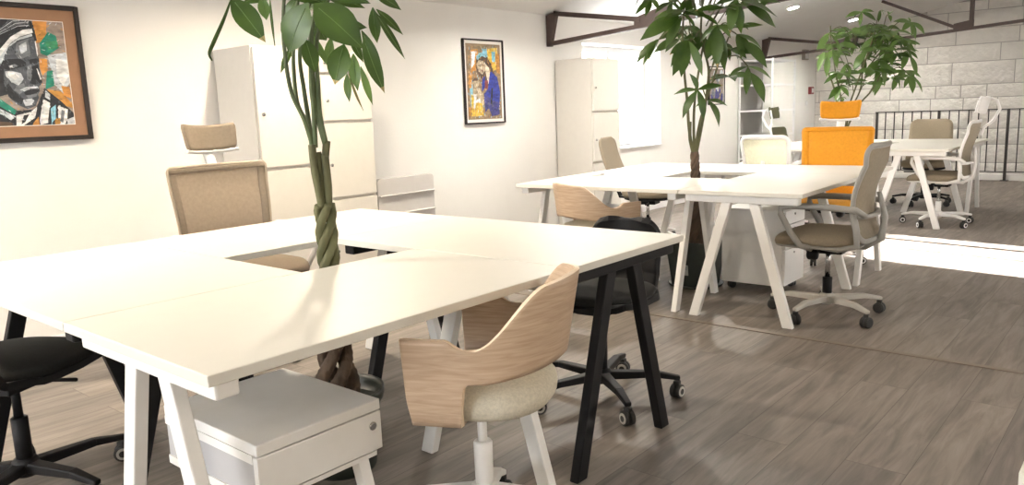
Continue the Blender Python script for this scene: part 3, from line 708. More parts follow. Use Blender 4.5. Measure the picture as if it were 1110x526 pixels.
# ------------------------------------------------------------------ railing
root = thing('railing', 'black iron balustrade in front of the stone block wall', 'railing', (12.64,0,0))
m = MB(); m.bar((0,-3.5,.985),(0,3.5,.985),.04,.014); m.build('top_rail', M['rail'], root)
m = MB(); m.bar((0,-3.5,.125),(0,3.5,.125),.025,.012); m.build('bottom_rail', M['rail'], root)
for y in (3.48,2.64,1.785,.93,.07,-.8,-1.66,-2.5,-3.4):
    m = MB(); m.box(-.017,.017,y-.017,y+.017,.0,.99); m.box(-.05,.05,y-.05,y+.05,0,.008); m.build('post', M['rail'], root)
y = 3.48
while y > -3.4:
    y -= .1215
    if min(abs(y-q) for q in (2.64,1.785,.93,.07,-.8,-1.66,-2.5,-3.4)) > .03:
        m = MB(); m.box(-.007,.007,y-.007,y+.007,.125,.985); m.build('baluster', M['rail'], root)

# ------------------------------------------------------------------ small wall fittings
root = thing('fire_alarm_switch', 'small red fire alarm button on the white wall by the stone corner', 'alarm button', (13.05,4.65,1.36))
m = MB(); m.box(-.07,.07,-.05,0,-.06,.06); m.build('housing', M['red'], root, bevel=.008)
m = MB(); m.box(-.035,.035,-.054,-.05,-.035,.035); m.build('break_plate', M['switch'], root)
root = thing('light_switch', 'small white light switch below the red alarm button', 'switch', (12.9,4.65,1.16))
m = MB(); m.box(-.04,.04,-.012,0,-.04,.04); m.build('plate', M['switch'], root, bevel=.003)
m = MB(); m.box(-.025,.025,-.018,-.012,-.025,.025); m.build('rocker', M['winframe'], root, bevel=.003)
root = thing('emergency_wall_lamp', 'small square emergency light high on the wall behind the truss', 'emergency light', (12.75,4.65,1.93))
m = MB(); m.box(-.09,.09,-.05,0,-.09,.07); m.build('housing', M['gap'], root, bevel=.006)
m = MB(); m.box(-.065,.065,-.055,-.05,-.07,.05); m.build('diffuser', M['switch'], root)
# cable port lids on the middle desk
for px, py, lb in ((648,190,'small white cable port lid on the middle desk near the taupe chair'),):
    p = on_plane(px, py, (0,0,.73), Vector((0,0,1)))
    root = thing('cable_port', lb, 'cable port', p+Vector((0,0,.0006)))
    m = MB(); m.lathe([(.045,.0),(.045,.006),(.040,.010),(.01,.011)], 24); m.build('lid', M['white'], root)
    m = MB(); m.box(-.015,.015,-.048,-.03,.009,.013); m.build('tab', M['shelfback'], root)

# ------------------------------------------------------------------ pictures
YW = YL
def picture(name, label, x0, x1, z0, z1, fw, frame_m, mount_m, mount_w, canvas_m, group):
    root = thing(name, label, 'picture', ((x0+x1)/2, YW, (z0+z1)/2), 0, group); a, c, e, f = x0-(x0+x1)/2, (x1-x0)/2, (z0-z1)/2, (z1-z0)/2
    m = MB(); m.box(a,a+fw,-.028,-.002,e,f); m.box(c-fw,c,-.028,-.002,e,f); m.box(a+fw,c-fw,-.028,-.002,e,e+fw); m.box(a+fw,c-fw,-.028,-.002,f-fw,f); m.build('frame', frame_m, root, bevel=.003)
    m = MB(); m.box(a+fw,c-fw,-.014,-.004,e+fw,f-fw); m.build('mount', mount_m, root)
    q = mount_w; m = MB(); m.box(a+fw+q,c-fw-q,-.016,-.014,e+fw+q,f-fw-q); m.build('canvas', canvas_m, root)
    return root
def strokes(root, lst, base, name='painted_image'):
    """flat brush strokes lying on the canvas; each later stroke a little higher"""
    names = []; m = MB(); cx, cz = root.location.x, root.location.z
    for k, (col, pts) in enumerate(lst):
        if col not in names: names.append(col)
        ps = [(x-cx, -(.0163+.003*k/max(1,len(lst))), z-cz) for x, z in pts]
        if len(ps) == 2:
            pass
        m.poly(ps, names.index(col))
    return m.build(name, [M['p_'+n] for n in names], root, fix=False)
PP = Vector((0, YW-.02, 0)); PN = Vector((0,1,0))
def wp(px, py): q = on_plane(px, py, PP, PN); return (q.x, q.z)
def blob(x, z, rx, rz, rng, n=9, j=.3):
    return [(x+rx*(1+rng.uniform(-j,j))*math.cos(2*PI*i/n), z+rz*(1+rng.uniform(-j,j))*math.sin(2*PI*i/n)) for i in range(n)]
def streak(x0, z0, x1, z1, w, rng):
    d = Vector((x1-x0, z1-z0)); n = Vector((-d.y, d.x)).normalized()*w/2; pts = []
    for t in (0,.3,.6,1): k = (.5 if t in (0,1) else 1)*rng.uniform(.7,1.2); pts.append((x0+d.x*t+n.x*k, z0+d.y*t+n.y*k))
    for t in (1,.6,.3,0): k = (.5 if t in (0,1) else 1)*rng.uniform(.7,1.2); pts.append((x0+d.x*t-n.x*k, z0+d.y*t-n.y*k))
    return pts
# large portrait: grey figure in a hood against orange, green and white strokes
rng = random.Random(11)
P1 = picture('framed_painting', 'large painting of a grey hooded face with orange and green strokes', 1.12, 1.835, 1.135, 1.848, .024, M['frame'], M['matbrown'], .062, M['p_taupep'], 'framed paintings on the wall')
A = lambda zx, zy: wp(zx/3.225, zy/3.227)                # positions read off an enlargement of the photo
REG = []
def Z(col, *pts): REG.append((col, pts))
Z('taupep',(-260,40),(235,50),(285,470),(-260,480))
Z('orange',(112,60),(162,58),(160,130),(128,152),(118,120)); Z('ochre',(125,110),(160,100),(158,140),(135,150))
Z('pale',(165,192),(235,185),(254,290),(222,325),(188,292),(180,240)); Z('white',(196,205),(236,212),(244,265),(222,300),(200,270))
Z('teal',(140,150),(168,112),(196,125),(206,168),(165,196),(142,186)); Z('greenp',(160,150),(200,140),(204,166),(170,176)); Z('teal',(165,250),(184,246),(192,300),(160,312))
Z('orange',(138,205),(165,205),(168,245),(150,264),(140,238)); Z('ochre',(165,312),(215,320),(262,365),(262,378),(235,372),(190,346)); Z('orange',(215,300),(245,305),(250,345),(225,335))
Z('dark',(-260,45),(105,50),(118,90),(130,142),(60,160),(20,180),(15,200),(30,330),(-260,380))
for i in range(15):
    t = i/15; Z(('grey','dark','mid','pale','dark')[i%5], (-120+t*60,200-t*40),(-30+t*30,118+t*4),(40+t*25,66+t*28),(98+t*4,58+t*34),(100+t*4,64+t*34),(44+t*25,76+t*28),(-24+t*30,130+t*4),(-110+t*60,212-t*40))
Z('white',(-60,250),(0,172),(38,128),(80,104),(112,100),(116,114),(70,128),(36,152),(12,185),(-40,262)); Z('pale',(-40,262),(10,186),(36,154),(70,130),(112,118),(114,126),(60,142),(22,190),(-20,270))
Z('mid',(14,200),(30,165),(70,138),(118,128),(126,160),(134,190),(136,216),(144,268),(150,288),(137,304),(141,318),(134,330),(137,342),(126,370),(98,382),(62,366),(30,338),(14,290))
Z('grey',(58,150),(100,134),(114,160),(116,188),(72,208),(54,190)); Z('pale',(66,158),(92,146),(96,176),(74,190)); Z('mid',(98,140),(116,136),(120,186),(108,190))
Z('dark',(8,215),(30,206),(72,206),(92,218),(88,232),(60,238),(30,246),(14,240)); Z('grey',(30,230),(52,224),(66,230),(50,238),(34,238)); Z('white',(34,231),(44,228),(46,235),(36,237)); Z('dark',(104,208),(136,202),(138,216),(118,224),(104,222)); Z('white',(122,144),(126,144),(134,192),(131,198))
Z('pale',(18,250),(40,248),(74,256),(84,276),(66,300),(40,286),(22,268)); Z('white',(26,252),(52,254),(70,268),(54,280),(34,268)); Z('grey',(60,300),(84,290),(92,310),(70,330),(50,316))
Z('grey',(94,232),(110,226),(116,262),(108,284),(96,276)); Z('dark',(112,232),(134,226),(146,272),(148,288),(124,296),(104,292),(112,272)); Z('white',(128,240),(132,240),(146,276),(142,280))
Z('dark',(84,322),(112,312),(140,314),(132,324),(106,332),(90,332)); Z('pale',(70,314),(92,304),(132,302),(136,309),(108,310),(86,320)); Z('grey',(92,334),(132,328),(128,338),(100,344)); Z('pale',(80,350),(112,344),(122,352),(110,368),(90,372)); Z('dark',(30,290),(50,320),(84,346),(76,366),(40,346),(14,310))
Z('dark',(-260,330),(0,345),(62,388),(126,382),(156,308),(210,350),(262,395),(282,470),(-260,480))
Z('teal',(-80,330),(0,345),(60,388),(52,402),(0,372),(-80,360)); Z('pale',(-80,375),(0,380),(58,408),(40,420),(0,398),(-80,392)); Z('white',(58,404),(108,392),(132,372),(124,412),(84,440),(60,448)); Z('dark',(84,404),(104,398),(90,426),(76,436))
Z('white',(152,346),(176,360),(168,430),(144,446),(140,420)); Z('pale',(160,316),(176,330),(176,352),(158,340)); Z('sky',(178,380),(196,366),(196,416),(182,430)); Z('white',(204,370),(238,382),(236,420),(226,444),(206,440)); Z('grey',(216,384),(228,388),(222,430),(212,424)); Z('pale',(236,418),(268,408),(278,452),(240,454))
Z('orange',(118,430),(136,408),(142,458),(118,458)); Z('ochre',(194,418),(212,412),(214,454),(194,454)); Z('brown',(-100,420),(40,428),(60,458),(-100,462)); Z('ochre',(0,450),(50,440),(60,462),(0,464))
def inside(p, poly):
    c = False; j = len(poly)-1
    for i in range(len(poly)):
        if (poly[i][1] > p[1]) != (poly[j][1] > p[1]) and p[0] < (poly[j][0]-poly[i][0])*(p[1]-poly[i][1])/(poly[j][1]-poly[i][1])+poly[i][0]: c = not c
        j = i
    return c
NEAR = dict(mattan=('ochre','cream','sky','orange','mattan'), dark=('mid','mid','dark'), mid=('dark','grey','grey'), grey=('mid','pale','mid'), pale=('white','grey','pale'), white=('pale','white','pale'), orange=('ochre','orange','pale'), ochre=('orange','brown'), teal=('greenp','teal','pale'), greenp=('teal','pale'), taupep=('taupep','pale','ochre'), sky=('pale','teal'), brown=('dark','ochre'),
    blue=('violet','blue','dark'), violet=('blue','dark','grey'), flesh=('cream','brown'), cream=('flesh','cream'), yellowp=('orange','cream'), redp=('brown','redp'))
def painterly(L, REG, A, xr, yr, n, ln, wd, rng, direc):
    L += [(c, [A(*p) for p in pts]) for c, pts in REG]
    for i in range(n):
        x, y = rng.uniform(*xr), rng.uniform(*yr); col = None
        for c, pts in reversed(REG):
            if inside((x,y), pts): col = c; break
        if col is None: continue
        if rng.random() < .42: col = rng.choice(NEAR[col])
        q = A(x, y); a = direc(x, y)+rng.uniform(-.4,.4); l = ln*rng.uniform(.5,1.2); d = (l*math.cos(a)/2, l*math.sin(a)/2)
        L.append((col, streak(q[0]-d[0], q[1]-d[1], q[0]+d[0], q[1]+d[1], wd*rng.uniform(.6,1.3), rng)))
L = []
painterly(L, REG, A, (-200,272), (50,458), 1500, .017, .0036, rng, lambda x, y: (.7 if y < 160 else (-.2 if x > 150 and y < 350 else (1.9 if y < 350 else -.9 if x < 120 else 1.3))))
bx0, bx1, bz0, bz1 = 1.12+.024+.062, 1.835-.024-.062, 1.135+.024+.062, 1.848-.024-.062
L = [(c, [(min(max(x,bx0),bx1), min(max(z,bz0),bz1)) for x, z in p]) for c, p in L]
strokes(P1, L, None)
m = MB(); cx, cz = P1.location.x, P1.location.z; t = .003
for a, c_, e, f in ((bx0-t,bx0,bz0-t,bz1+t),(bx1,bx1+t,bz0-t,bz1+t),(bx0,bx1,bz0-t,bz0),(bx0,bx1,bz1,bz1+t)): m.box(a-cx,c_-cx,-.017,-.013,e-cz,f-cz)
m.build('inner_line', M['mountwhite'], P1)
# mother and child in blue
rng = random.Random(5)
P2 = picture('framed_painting', 'tall painting of a blue-cloaked woman with a child, between cabinet and truss', 4.86, 5.375, 1.105, 1.822, .012, M['frame'], M['mountwhite'], .026, M['mattan'], 'framed paintings on the wall')
A = lambda zx, zy: wp(490+zx/4.571, 30+zy/4.574)
REG = []; Z('mattan',(60,80),(250,80),(250,460),(60,460))
Z('orange',(92,110),(130,105),(125,200),(95,230)); Z('yellowp',(175,105),(225,100),(230,200),(200,220),(175,150)); Z('sky',(150,105),(172,105),(178,150),(150,140)); Z('white',(95,120),(118,115),(110,185),(98,200)); Z('sky',(88,270),(104,280),(106,380),(96,400)); Z('orange',(84,230),(100,230),(98,300),(86,300)); Z('white',(120,300),(140,300),(150,440),(120,440)); Z('yellowp',(96,330),(120,345),(118,440),(100,440)); Z('ochre',(84,395),(100,400),(98,440),(86,440)); Z('sky',(196,120),(215,118),(214,170),(200,170)); Z('ochre',(215,130),(235,130),(238,230),(222,220))
Z('brown',(122,150),(140,130),(165,132),(195,180),(215,240),(210,300),(180,290),(150,260),(128,230),(118,190)); Z('cream',(160,170),(185,200),(195,260),(180,280),(168,220))
Z('sky',(122,140),(140,124),(165,130),(170,150),(150,140),(126,160)); Z('flesh',(122,180),(135,160),(155,165),(168,190),(165,215),(150,232),(132,215)); Z('brown',(128,186),(142,188),(142,192),(128,190)); Z('brown',(150,182),(162,186),(160,190),(150,186)); Z('redp',(145,212),(156,212),(154,217),(146,216)); Z('cream',(140,195),(147,195),(150,206),(143,206))
Z('blue',(190,215),(225,245),(240,320),(235,400),(190,385),(165,400),(160,330),(180,300)); Z('violet',(168,330),(200,360),(235,370),(238,430),(200,440),(185,400),(165,420)); Z('redp',(162,262),(180,262),(178,310),(160,300)); Z('blue',(150,250),(165,240),(164,300),(150,320)); Z('dark',(196,300),(204,300),(200,380),(192,380))
Z('flesh',(100,275),(112,250),(130,255),(136,280),(125,300),(106,298)); Z('brown',(98,275),(112,246),(132,252),(128,264),(110,264)); Z('flesh',(108,305),(135,300),(155,330),(160,380),(150,400),(140,350),(120,360),(105,340)); Z('yellowp',(120,370),(150,375),(160,435),(120,440)); Z('white',(112,330),(122,330),(118,400),(108,400))
L = []
painterly(L, REG, A, (80,242), (95,448), 900, .026, .0055, rng, lambda x, y: 1.45)
bx0, bx1, bz0, bz1 = 4.86+.045, 5.375-.045, 1.105+.045, 1.822-.045
L = [(c, [(min(max(x,bx0),bx1), min(max(z,bz0),bz1)) for x, z in p]) for c, p in L]
strokes(P2, L, None)
# third picture, half behind the middle plant
rng = random.Random(8)
P3 = picture('framed_painting', 'small violet-grey picture behind the middle plant, right of the window', 9.40, 9.85, 1.19, 1.68, .012, M['frame'], M['mountwhite'], .02, M['p_taupep'], 'framed paintings on the wall')
L = [(rng.choice(('violet','grey','pale','taupep','grey','pale','taupep')), blob(rng.uniform(9.47,9.78), rng.uniform(1.26,1.6), rng.uniform(.02,.06), rng.uniform(.03,.09), rng)) for i in range(26)]
L = [(c, [(min(max(x,9.44),9.81), min(max(z,1.23),1.64)) for x, z in p]) for c, p in L]
strokes(P3, L, None)

# ------------------------------------------------------------------ potted money trees
def leaflet(m, a, t, w, droop=.06, mi=0, up=Vector((0,0,1)), fold=.25, tipmat=None, rib=None):
    """one leaflet from a to t: oval blade with a midrib fold, arching"""
    a, t = Vector(a), Vector(t); d = t-a; ln = d.length
    if ln < 1e-4: return
    dn = d.normalized(); side = dn.cross(up)
    if side.length < .15: side = dn.cross(RIGHT.cross(Vector((0,0,1))))
    side.normalize(); nrm = side.cross(dn).normalized(); n = 9; vs = []; fs = []; ms = []
    for i in range(n+1):
        u = i/n; hw = w/2*(math.sin(PI*min(1,u**.92))**.92)*(1-.3*max(0,(u-.75)/.25))*(1 if u < 1 else 0)
        if i == 0: hw = .0015
        c = a+d*u+nrm*ln*droop*math.sin(PI*u)*1.6
        vs += [c-side*hw-nrm*(-fold*hw), c, c+side*hw+nrm*(fold*hw)]
        if i == n: vs[-3:] = [c, c, c]
    o = len(m.v); m.v += [tuple(p) for p in vs]
    for i in range(n):
        for k in (0,1):
            m.f.append([o+3*i+k, o+3*i+k+1, o+3*i+k+4, o+3*i+k+3]); m.m.append(tipmat if (tipmat is not None and i >= n-1) else mi); m.sm.append(True)
    if rib is not None:
        m.tube([Vector(vs[3*i+1])+nrm*.0004 for i in range(1,n+1)], [lerp(.0016,.0005,i/n) for i in range(n)], 5, rib)
class Survey:
    """points around a plant: photo position plus a chosen distance in front of or behind its trunk"""
    def __init__(s, base):
        s.b = Vector((base[0], base[1], 0)); s.n = Vector((FWD.x, FWD.y, 0)).normalized()
    def __call__(s, px, py, dep=0): return on_plane(px, py, s.b+s.n*dep, s.n)-s.b
def smooth_path(pts, k=6):
    pts = [Vector(p) for p in pts]; out = []
    for i in range(len(pts)-1):
        p0, p1, p2, p3 = pts[max(i-1,0)], pts[i], pts[i+1], pts[min(i+2,len(pts)-1)]
        for j in range(k):
            t = j/k; out.append(.5*((2*p1)+(p2-p0)*t+(2*p0-5*p1+4*p2-p3)*t*t+(3*p1-p0-3*p2+p3)*t**3))
    return out+[pts[-1]]
def palm(fo, st, c, tips, w, rng, stemto=None, mi=None, k=1.0):
    """compound leaf: leaflets fanning from c to the given tips"""
    for t in tips:
        t = Vector(t); c0 = Vector(c); mxl = .27*rng.uniform(.8,1.1)
        if (t-c0).length > mxl: c_ = c0; c0 = t-(t-c0).normalized()*mxl; st.tube([c_, c0], .0022, 5)
        ww = (t-c0).length*rng.uniform(.25,.36)
        fold_up = Vector((rng.uniform(-.5,.5), rng.uniform(-.5,.5), 1)) - 1.0*Vector((FWD.x,FWD.y,0))
        leaflet(fo, c0, t, ww, rng.uniform(.02,.07), mi if mi is not None else (1 if rng.random() < .16 else 0), fold_up, .22, tipmat=2 if rng.random() < .06 else None)
    if stemto is not None:
        c, e = Vector(c), Vector(stemto); mid = (c+e)/2+Vector((0,0,.25*(c-e).length))
        st.tube(smooth_path([e, mid, c], 5), [.004]*10+[.003], 6)
def pot_round(root, r, h, c=(0,0)):
    m = MB(); m.lathe([(r*.72,0),(r*.76,.01),(r*.94,h*.86),(r,h*.87),(r*1.0,h*.90),(r*1.03,h*.93),(r*1.03,h),(r*.97,h),(r*.94,h*.93),(r*.90,h*.82)], 40, (c[0],c[1],0)); m.build('pot', M['pot'], root)
    m = MB(); m.lathe([(r*.905,h*.80),(r*.6,h*.83),(r*.1,h*.85)], 30, (c[0],c[1],0)); m.build('soil', M['soil'], root)
def braid(root, z0, z1, r0, r1, tr0, tr1, turns, n, c0=(0,0), c1=(0,0), mats=None, jit=0):
    m = MB(); K = 46
    for k in range(n):
        pts, rs = [], []
        for i in range(K+1):
            u = i/K; a = 2*PI*k/n+turns*2*PI*u; rr = lerp(r0, r1, u**.6); pts.append((lerp(c0[0],c1[0],u)+rr*math.cos(a), lerp(c0[1],c1[1],u)+rr*.8*math.sin(a), lerp(z0,z1,u))); rs.append(lerp(tr0,tr1,u)*(1+.06*math.sin(i*1.9+k)))
        m.tube(pts, rs, 9)
    return m.build('trunk', mats or M['bark'], root)

# --- plant in the front desks
B1 = (1.535, 2.13); sv = Survey(B1); rng = random.Random(21)
root = thing('money_tree', 'braided-trunk potted plant growing through the hole of the front desks', 'plant', (*B1,0), 0, 'potted plants rising through the desk clusters')
pot_round(root, .155, .285)
tz = sv(356,284); braid(root, .24, .50, .080, .030, .026, .019, .6, 4, (0,-.0), (tz.x*.8,tz.y*.8), M['barkbrown'])
top = sv(352,222)
braid(root, .48, top.z, .027, .024, .017, .014, 1.5, 4, (tz.x*.8,tz.y*.8), (top.x,top.y))
m = MB()
for pts in ([(349,226),(345,205),(341,185),(338,157)],[(354,228),(353,205),(352,180),(354,153)],[(351,226),(350,205),(349,190),(344,165)],[(356,226),(356,205),(354,185),(352,168)]):
    dz = rng.uniform(-.02,.02); m.tube(smooth_path([sv(x,y,dz) for x,y in pts], 5), .0125, 9)
m.build('trunk_stub', M['bark'], root)
st, fo = MB(), MB()
for pts in ([(340,162),(330,130),(316,100),(309,60),(307,20),(310,-30)],[(342,160),(334,135),(322,110),(318,60),(322,10),(326,-40)],[(338,162),(336,140),(330,100),(325,60),(332,20),(345,-40)],[(352,156),(345,130),(341,100),(338,60),(340,20),(355,-30)],[(353,154),(347,125),(345,95),(343,50),(352,10),(372,-35)],[(342,160),(340,120),(337,90),(336,40),(330,0),(300,-40)]):
    dz = rng.uniform(-.03,.03); st.tube(smooth_path([sv(x,y,dz*(i/2)) for i,(x,y) in enumerate(pts)], 6), [lerp(.008,.005,i/31) for i in range(31)], 8)
# visible leaflets: (base, tip, width in px, depth)
for (bx,by,tx,ty,wp_,dep,mi_) in ((251,-2,288,46,26,-.16,0),(284,-4,289,22,13,.0,1),(334,3,313,58,36,-.20,0),(340,4,394,53,40,-.26,0),(300,-12,352,4,16,-.1,0),(352,-8,402,4,18,-.15,0),(373,48,363,92,26,-.24,0),(331,42,342,79,18,-.05,0),(336,18,354,44,24,.1,0),(350,-6,396,9,14,.1,0),(404,8,409,47,13,.02,0),(408,10,437,38,9,.06,0),(406,12,439,64,8,.0,0),(404,-8,435,11,12,.1,0),(394,40,417,101,17,-.12,0),(392,33,415,80,11,-.06,0),(383,58,388,99,13,.05,1),(376,80,379,111,9,.1,1),(391,72,404,114,8,.0,1),(378,80,394,120,3,.1,2),(359,40,356,74,11,.15,1),(336,35,357,74,8,.1,1),(318,50,304,80,8,.1,0),(298,50,292,-10,3,.2,0),(368,28,398,30,13,.1,0),(362,-6,330,12,16,.05,0),(300,-6,262,4,15,.05,0),(380,40,394,68,9,.1,0),(322,-4,310,30,15,.12,0),(376,74,392,80,8,.12,1)):
    a, t = sv(bx,by,dep), sv(tx,ty,dep+rng.uniform(-.04,.04)); w = wp_/ (F_PX/((Vector((*B1,0))+a-CPOS).dot(FWD)))
    leaflet(fo, a, t, w, rng.uniform(.02,.05), mi_, Vector((rng.uniform(-.2,.2),rng.uniform(-.2,.2),.35))-.9*Vector((FWD.x,FWD.y,0)), .18, tipmat=2 if (tx,ty) in ((288,46),(363,92),(417,101)) else None, rib=1)
fo.tube(smooth_path([sv(251,-2,-.1),sv(243,20,-.1),(sv(232,45,-.1)),sv(227,58,-.1),sv(230,66,-.1)], 6), [lerp(.002,.007,math.sin(PI*i/24)) for i in range(25)], 6, 0, sy=.3)
# crown above the frame
for k in range(9):
    a = 2*PI*k/9; c = Vector((.16*math.cos(a), .16*math.sin(a), 1.68+.09*rng.random())); c += Vector((tz.x*0,0,0))
    palm(fo, st, c, [c+Vector((.17*math.cos(a+q), .17*math.sin(a+q), -.02+rng.uniform(-.05,.05))) for q in (-1.2,-.6,0,.6,1.2)], .065, rng, Vector((0,0,1.60)))
st.build('stem', M['stem'], root); fo.build('foliage', [M['leaf'], M['leafpale'], M['leaftip']], root, fix=False)

# --- plant in the middle desks
B2 = (4.70, 2.405); sv = Survey(B2); rng = random.Random(33)
root = thing('money_tree', 'tall dark-leaved potted plant growing through the hole of the middle desks', 'plant', (*B2,0), 0, 'potted plants rising through the desk clusters')
m = MB(); hh = .31
m.add([(x*k,y*k,z) for z,k in ((0,.115),(hh,.150),(hh,.142),(.26,.136)) for x,y in ((-1,-1),(1,-1),(1,1),(-1,1))], [(3,2,1,0)]+[(4*i+j,4*i+(j+1)%4,4*i+4+(j+1)%4,4*i+4+j) for i in range(3) for j in range(4)]); m.build('pot', M['pot'], root, bevel=.012)
m = MB(); m.box(-.136,.136,-.136,.136,.245,.265); m.build('soil', M['soil'], root)
m = MB(); m.lathe([(.15,0),(.175,.004),(.185,.022),(.178,.022),(.168,.009),(.02,.008)], 36); m.build('saucer', M['pot'], root)
m = MB(); q0, q1 = Vector((-.1245,.02,.085)), Vector((-.1325,.02,.155)); ey = Vector((0,.06,0))
m.prism([q0+ey*-.5+Vector((-.0035,0,0)), q0+ey*.5+Vector((-.0035,0,0)), q1+ey*.5+Vector((-.0035,0,0)), q1+ey*-.5+Vector((-.0035,0,0))], (.004,0,0), 0)
for f0,f1,g0,g1 in ((-.4,.1,.55,.9),(-.1,.4,.1,.45)): 
    m.add([tuple(lerp(q0,q1,v_)+ey*u_+Vector((-.0041,0,0))) for u_,v_ in ((f0,g0),(f1,g0),(f1,g1),(f0,g1))], [(0,1,2,3)], 1)
lb = m.build('label', [M['sticker'], M['stickerink']], root); lb['label'] = 'faded paper label'
braid(root, .25, .62, .040, .026, .022, .018, 1.2, 4, (0,0), (.0,.0), M['barkbrown'])
t2 = sv(753,165); braid(root, .60, t2.z, .024, .020, .017, .012, 1.2, 4, (0,0), (t2.x,t2.y), M['barkbrown'])
st, fo = MB(), MB()
for pts, r0 in (([(752,170),(747,140),(745,110),(742,80),(740,40),(742,0),(745,-30)],.011),([(754,170),(760,140),(765,110),(768,75),(760,40),(762,0),(766,-30)],.011),([(753,168),(752,140),(753,110),(757,80),(765,40),(780,10),(800,-25)],.010),([(753,165),(757,140),(762,120),(772,90),(782,60),(790,40)],.009),([(752,168),(748,150),(748,132)],.012),([(754,168),(757,150),(759,137)],.012)):
    N = (len(pts)-1)*6+1; dz = rng.uniform(-.05,.05); st.tube(smooth_path([sv(x,y,dz*i/3) for i,(x,y) in enumerate(pts)], 6), [lerp(r0,.005 if len(pts)>3 else r0*.9,i/N) for i in range(N)], 8)
Q = lambda x, y, d=0: sv(680+x/4.05, y/4.05, d)
def cl(c, tips, w, dep, anchor=None, mi=None):
    global fo, st
    palm(fo, st, Q(*c,dep), [Q(*t, dep+rng.uniform(-.09,.06)) for t in tips], w, rng, Q(*anchor,0) if anchor else None, mi)
cl((310,395), [(203,416),(272,322),(422,375),(242,522),(335,530)], .075, -.12, (345,430), 0)
cl((268,178), [(184,242),(190,295),(198,335),(236,340),(330,335)], .06, -.05, (300,190))
cl((245,62), [(55,178),(165,216),(150,95),(300,130),(340,62)], .085, -.10, (260,80))
cl((140,172), [(38,285),(68,288),(92,268),(100,200)], .05, .10, (240,150))
cl((105,-5), [(33,66),(78,72),(60,20),(140,50)], .06, .05, (240,20))
cl((395,108), [(318,188),(430,306),(345,268),(395,300),(310,60),(455,170)], .085, -.14, (370,120))
cl((478,-4), [(378,26),(652,122),(660,76),(450,150),(500,150),(430,70)], .095, -.08, (400,10))
cl((480,150), [(614,300),(590,215),(500,262),(545,230)], .075, .0, (420,150))
cl((530,292), [(442,342),(522,418),(602,452),(633,348)], .075, -.04, (440,250))
cl((352,440), [(440,466),(402,560),(380,470),(300,470)], .055, .08, (350,420))
cl((190,10), [(120,60),(180,90),(240,70),(250,-10),(160,-30)], .07, -.05, (260,0))
cl((330,150), [(270,230),(300,240),(345,250),(250,170)], .065, .08, (300,160))
cl((280,-10), [(220,60),(300,70),(350,30),(260,80)], .075, .05, (270,0))
cl((420,190), [(370,290),(425,310),(450,270),(470,230)], .075, .10, (400,200))
cl((230,140), [(190,185),(270,180),(280,120),(165,135)], .06, .12, (260,150))
cl((575,40), [(560,-10),(610,20),(640,-20)], .06, .05, (480,0), 0)
def fill(n, region, ln, d0, d1):
    for k in range(n):
        x, y = region(rng); c = sv(x, y, rng.uniform(d0, d1)); a0 = rng.uniform(0, 2*PI); tl = rng.uniform(.1,.7); q = rng.choice((5,6,7)); tips = []
        for i in range(q):
            a = a0+2*PI*i/q; l = ln*rng.uniform(.75,1.1); tips.append(c+Vector((math.cos(a)*math.cos(tl), math.sin(a)*math.cos(tl), -math.sin(tl)*rng.uniform(.4,1.2)+.1)).normalized()*l)
        palm(fo, st, c, tips, 0, rng, Vector((c.x*.35, c.y*.35, c.z-rng.uniform(.08,.2))))
def reg2(r):
    t = r.random(); return (r.uniform(725,800), r.uniform(0,35)) if t < .45 else ((r.uniform(735,795), r.uniform(35,85)) if t < .85 else (r.uniform(800,830), r.uniform(0,30)))
fill(8, reg2, .19, -.2, .3)
for k in range(14):
    a = rng.uniform(0,2*PI); rr = rng.uniform(.05,.34); c = Vector((rr*math.cos(a), rr*math.sin(a), rng.uniform(1.86,2.12)))
    palm(fo, st, c, [c+Vector((.16*math.cos(a+q), .16*math.sin(a+q), -.07+rng.uniform(-.05,.05))) for q in (-1.3,-.65,0,.65,1.3)], .07, rng, Vector((rr*.4*math.cos(a),rr*.4*math.sin(a),1.82)))
st.build('stem', M['bark'], root); fo.build('foliage', [M['leaf'], M['leafpale'], M['leaftip']], root, fix=False)

# --- plant in the far desks
B3 = (8.62, 2.60); sv = Survey(B3); rng = random.Random(44)
root = thing('money_tree', 'bushy green potted plant rising behind the orange chair', 'plant', (*B3,0), 0, 'potted plants rising through the desk clusters')
pot_round(root, .165, .30)
braid(root, .25, .95, .03, .02, .02, .014, 1.2, 4, (0,0), (sv(912,150).x*.9, sv(912,150).y*.9), M['barkbrown'])
st, fo = MB(), MB()
for pts in ([(912,150),(905,100),(898,80),(893,70)],[(913,150),(912,110),(906,80),(901,45),(900,28)],[(914,150),(922,120),(933,95),(935,60)],[(914,150),(928,118),(945,98),(955,80)],[(914,148),(918,120),(922,110),(940,60),(950,30)]):
    N = (len(pts)-1)*6+1; dz = rng.uniform(-.08,.08); st.tube(smooth_path([sv(x,y,dz*i) for i,(x,y) in enumerate(pts)], 6), [lerp(.011,.006,i/N) for i in range(N)], 8)
Q = lambda x, y, d=0: sv(870+x/3.757, y/3.757, d)
def cl(c, tips, w, dep, anchor=None, mi=None):
    palm(fo, st, Q(*c,dep), [Q(*t, dep+rng.uniform(-.12,.10)) for t in tips], w, rng, Q(*anchor,0) if anchor else None, mi)
cl((108,135), [(58,205),(62,295),(98,315),(140,282),(152,205),(72,180),(150,150)], .115, -.15, (200,150))
cl((240,48), [(172,72),(300,86),(292,48),(232,110),(205,60),(270,38)], .085, -.05, (200,90))
cl((195,125), [(105,128),(240,122),(150,118),(170,200)], .085, .1, (205,150))
cl((312,140), [(228,212),(205,285),(300,205),(352,190),(392,152),(290,105),(260,125)], .115, -.12, (290,200))
cl((440,90), [(368,88),(402,128),(460,162),(498,142),(430,70),(445,150)], .10, .0, (330,160))
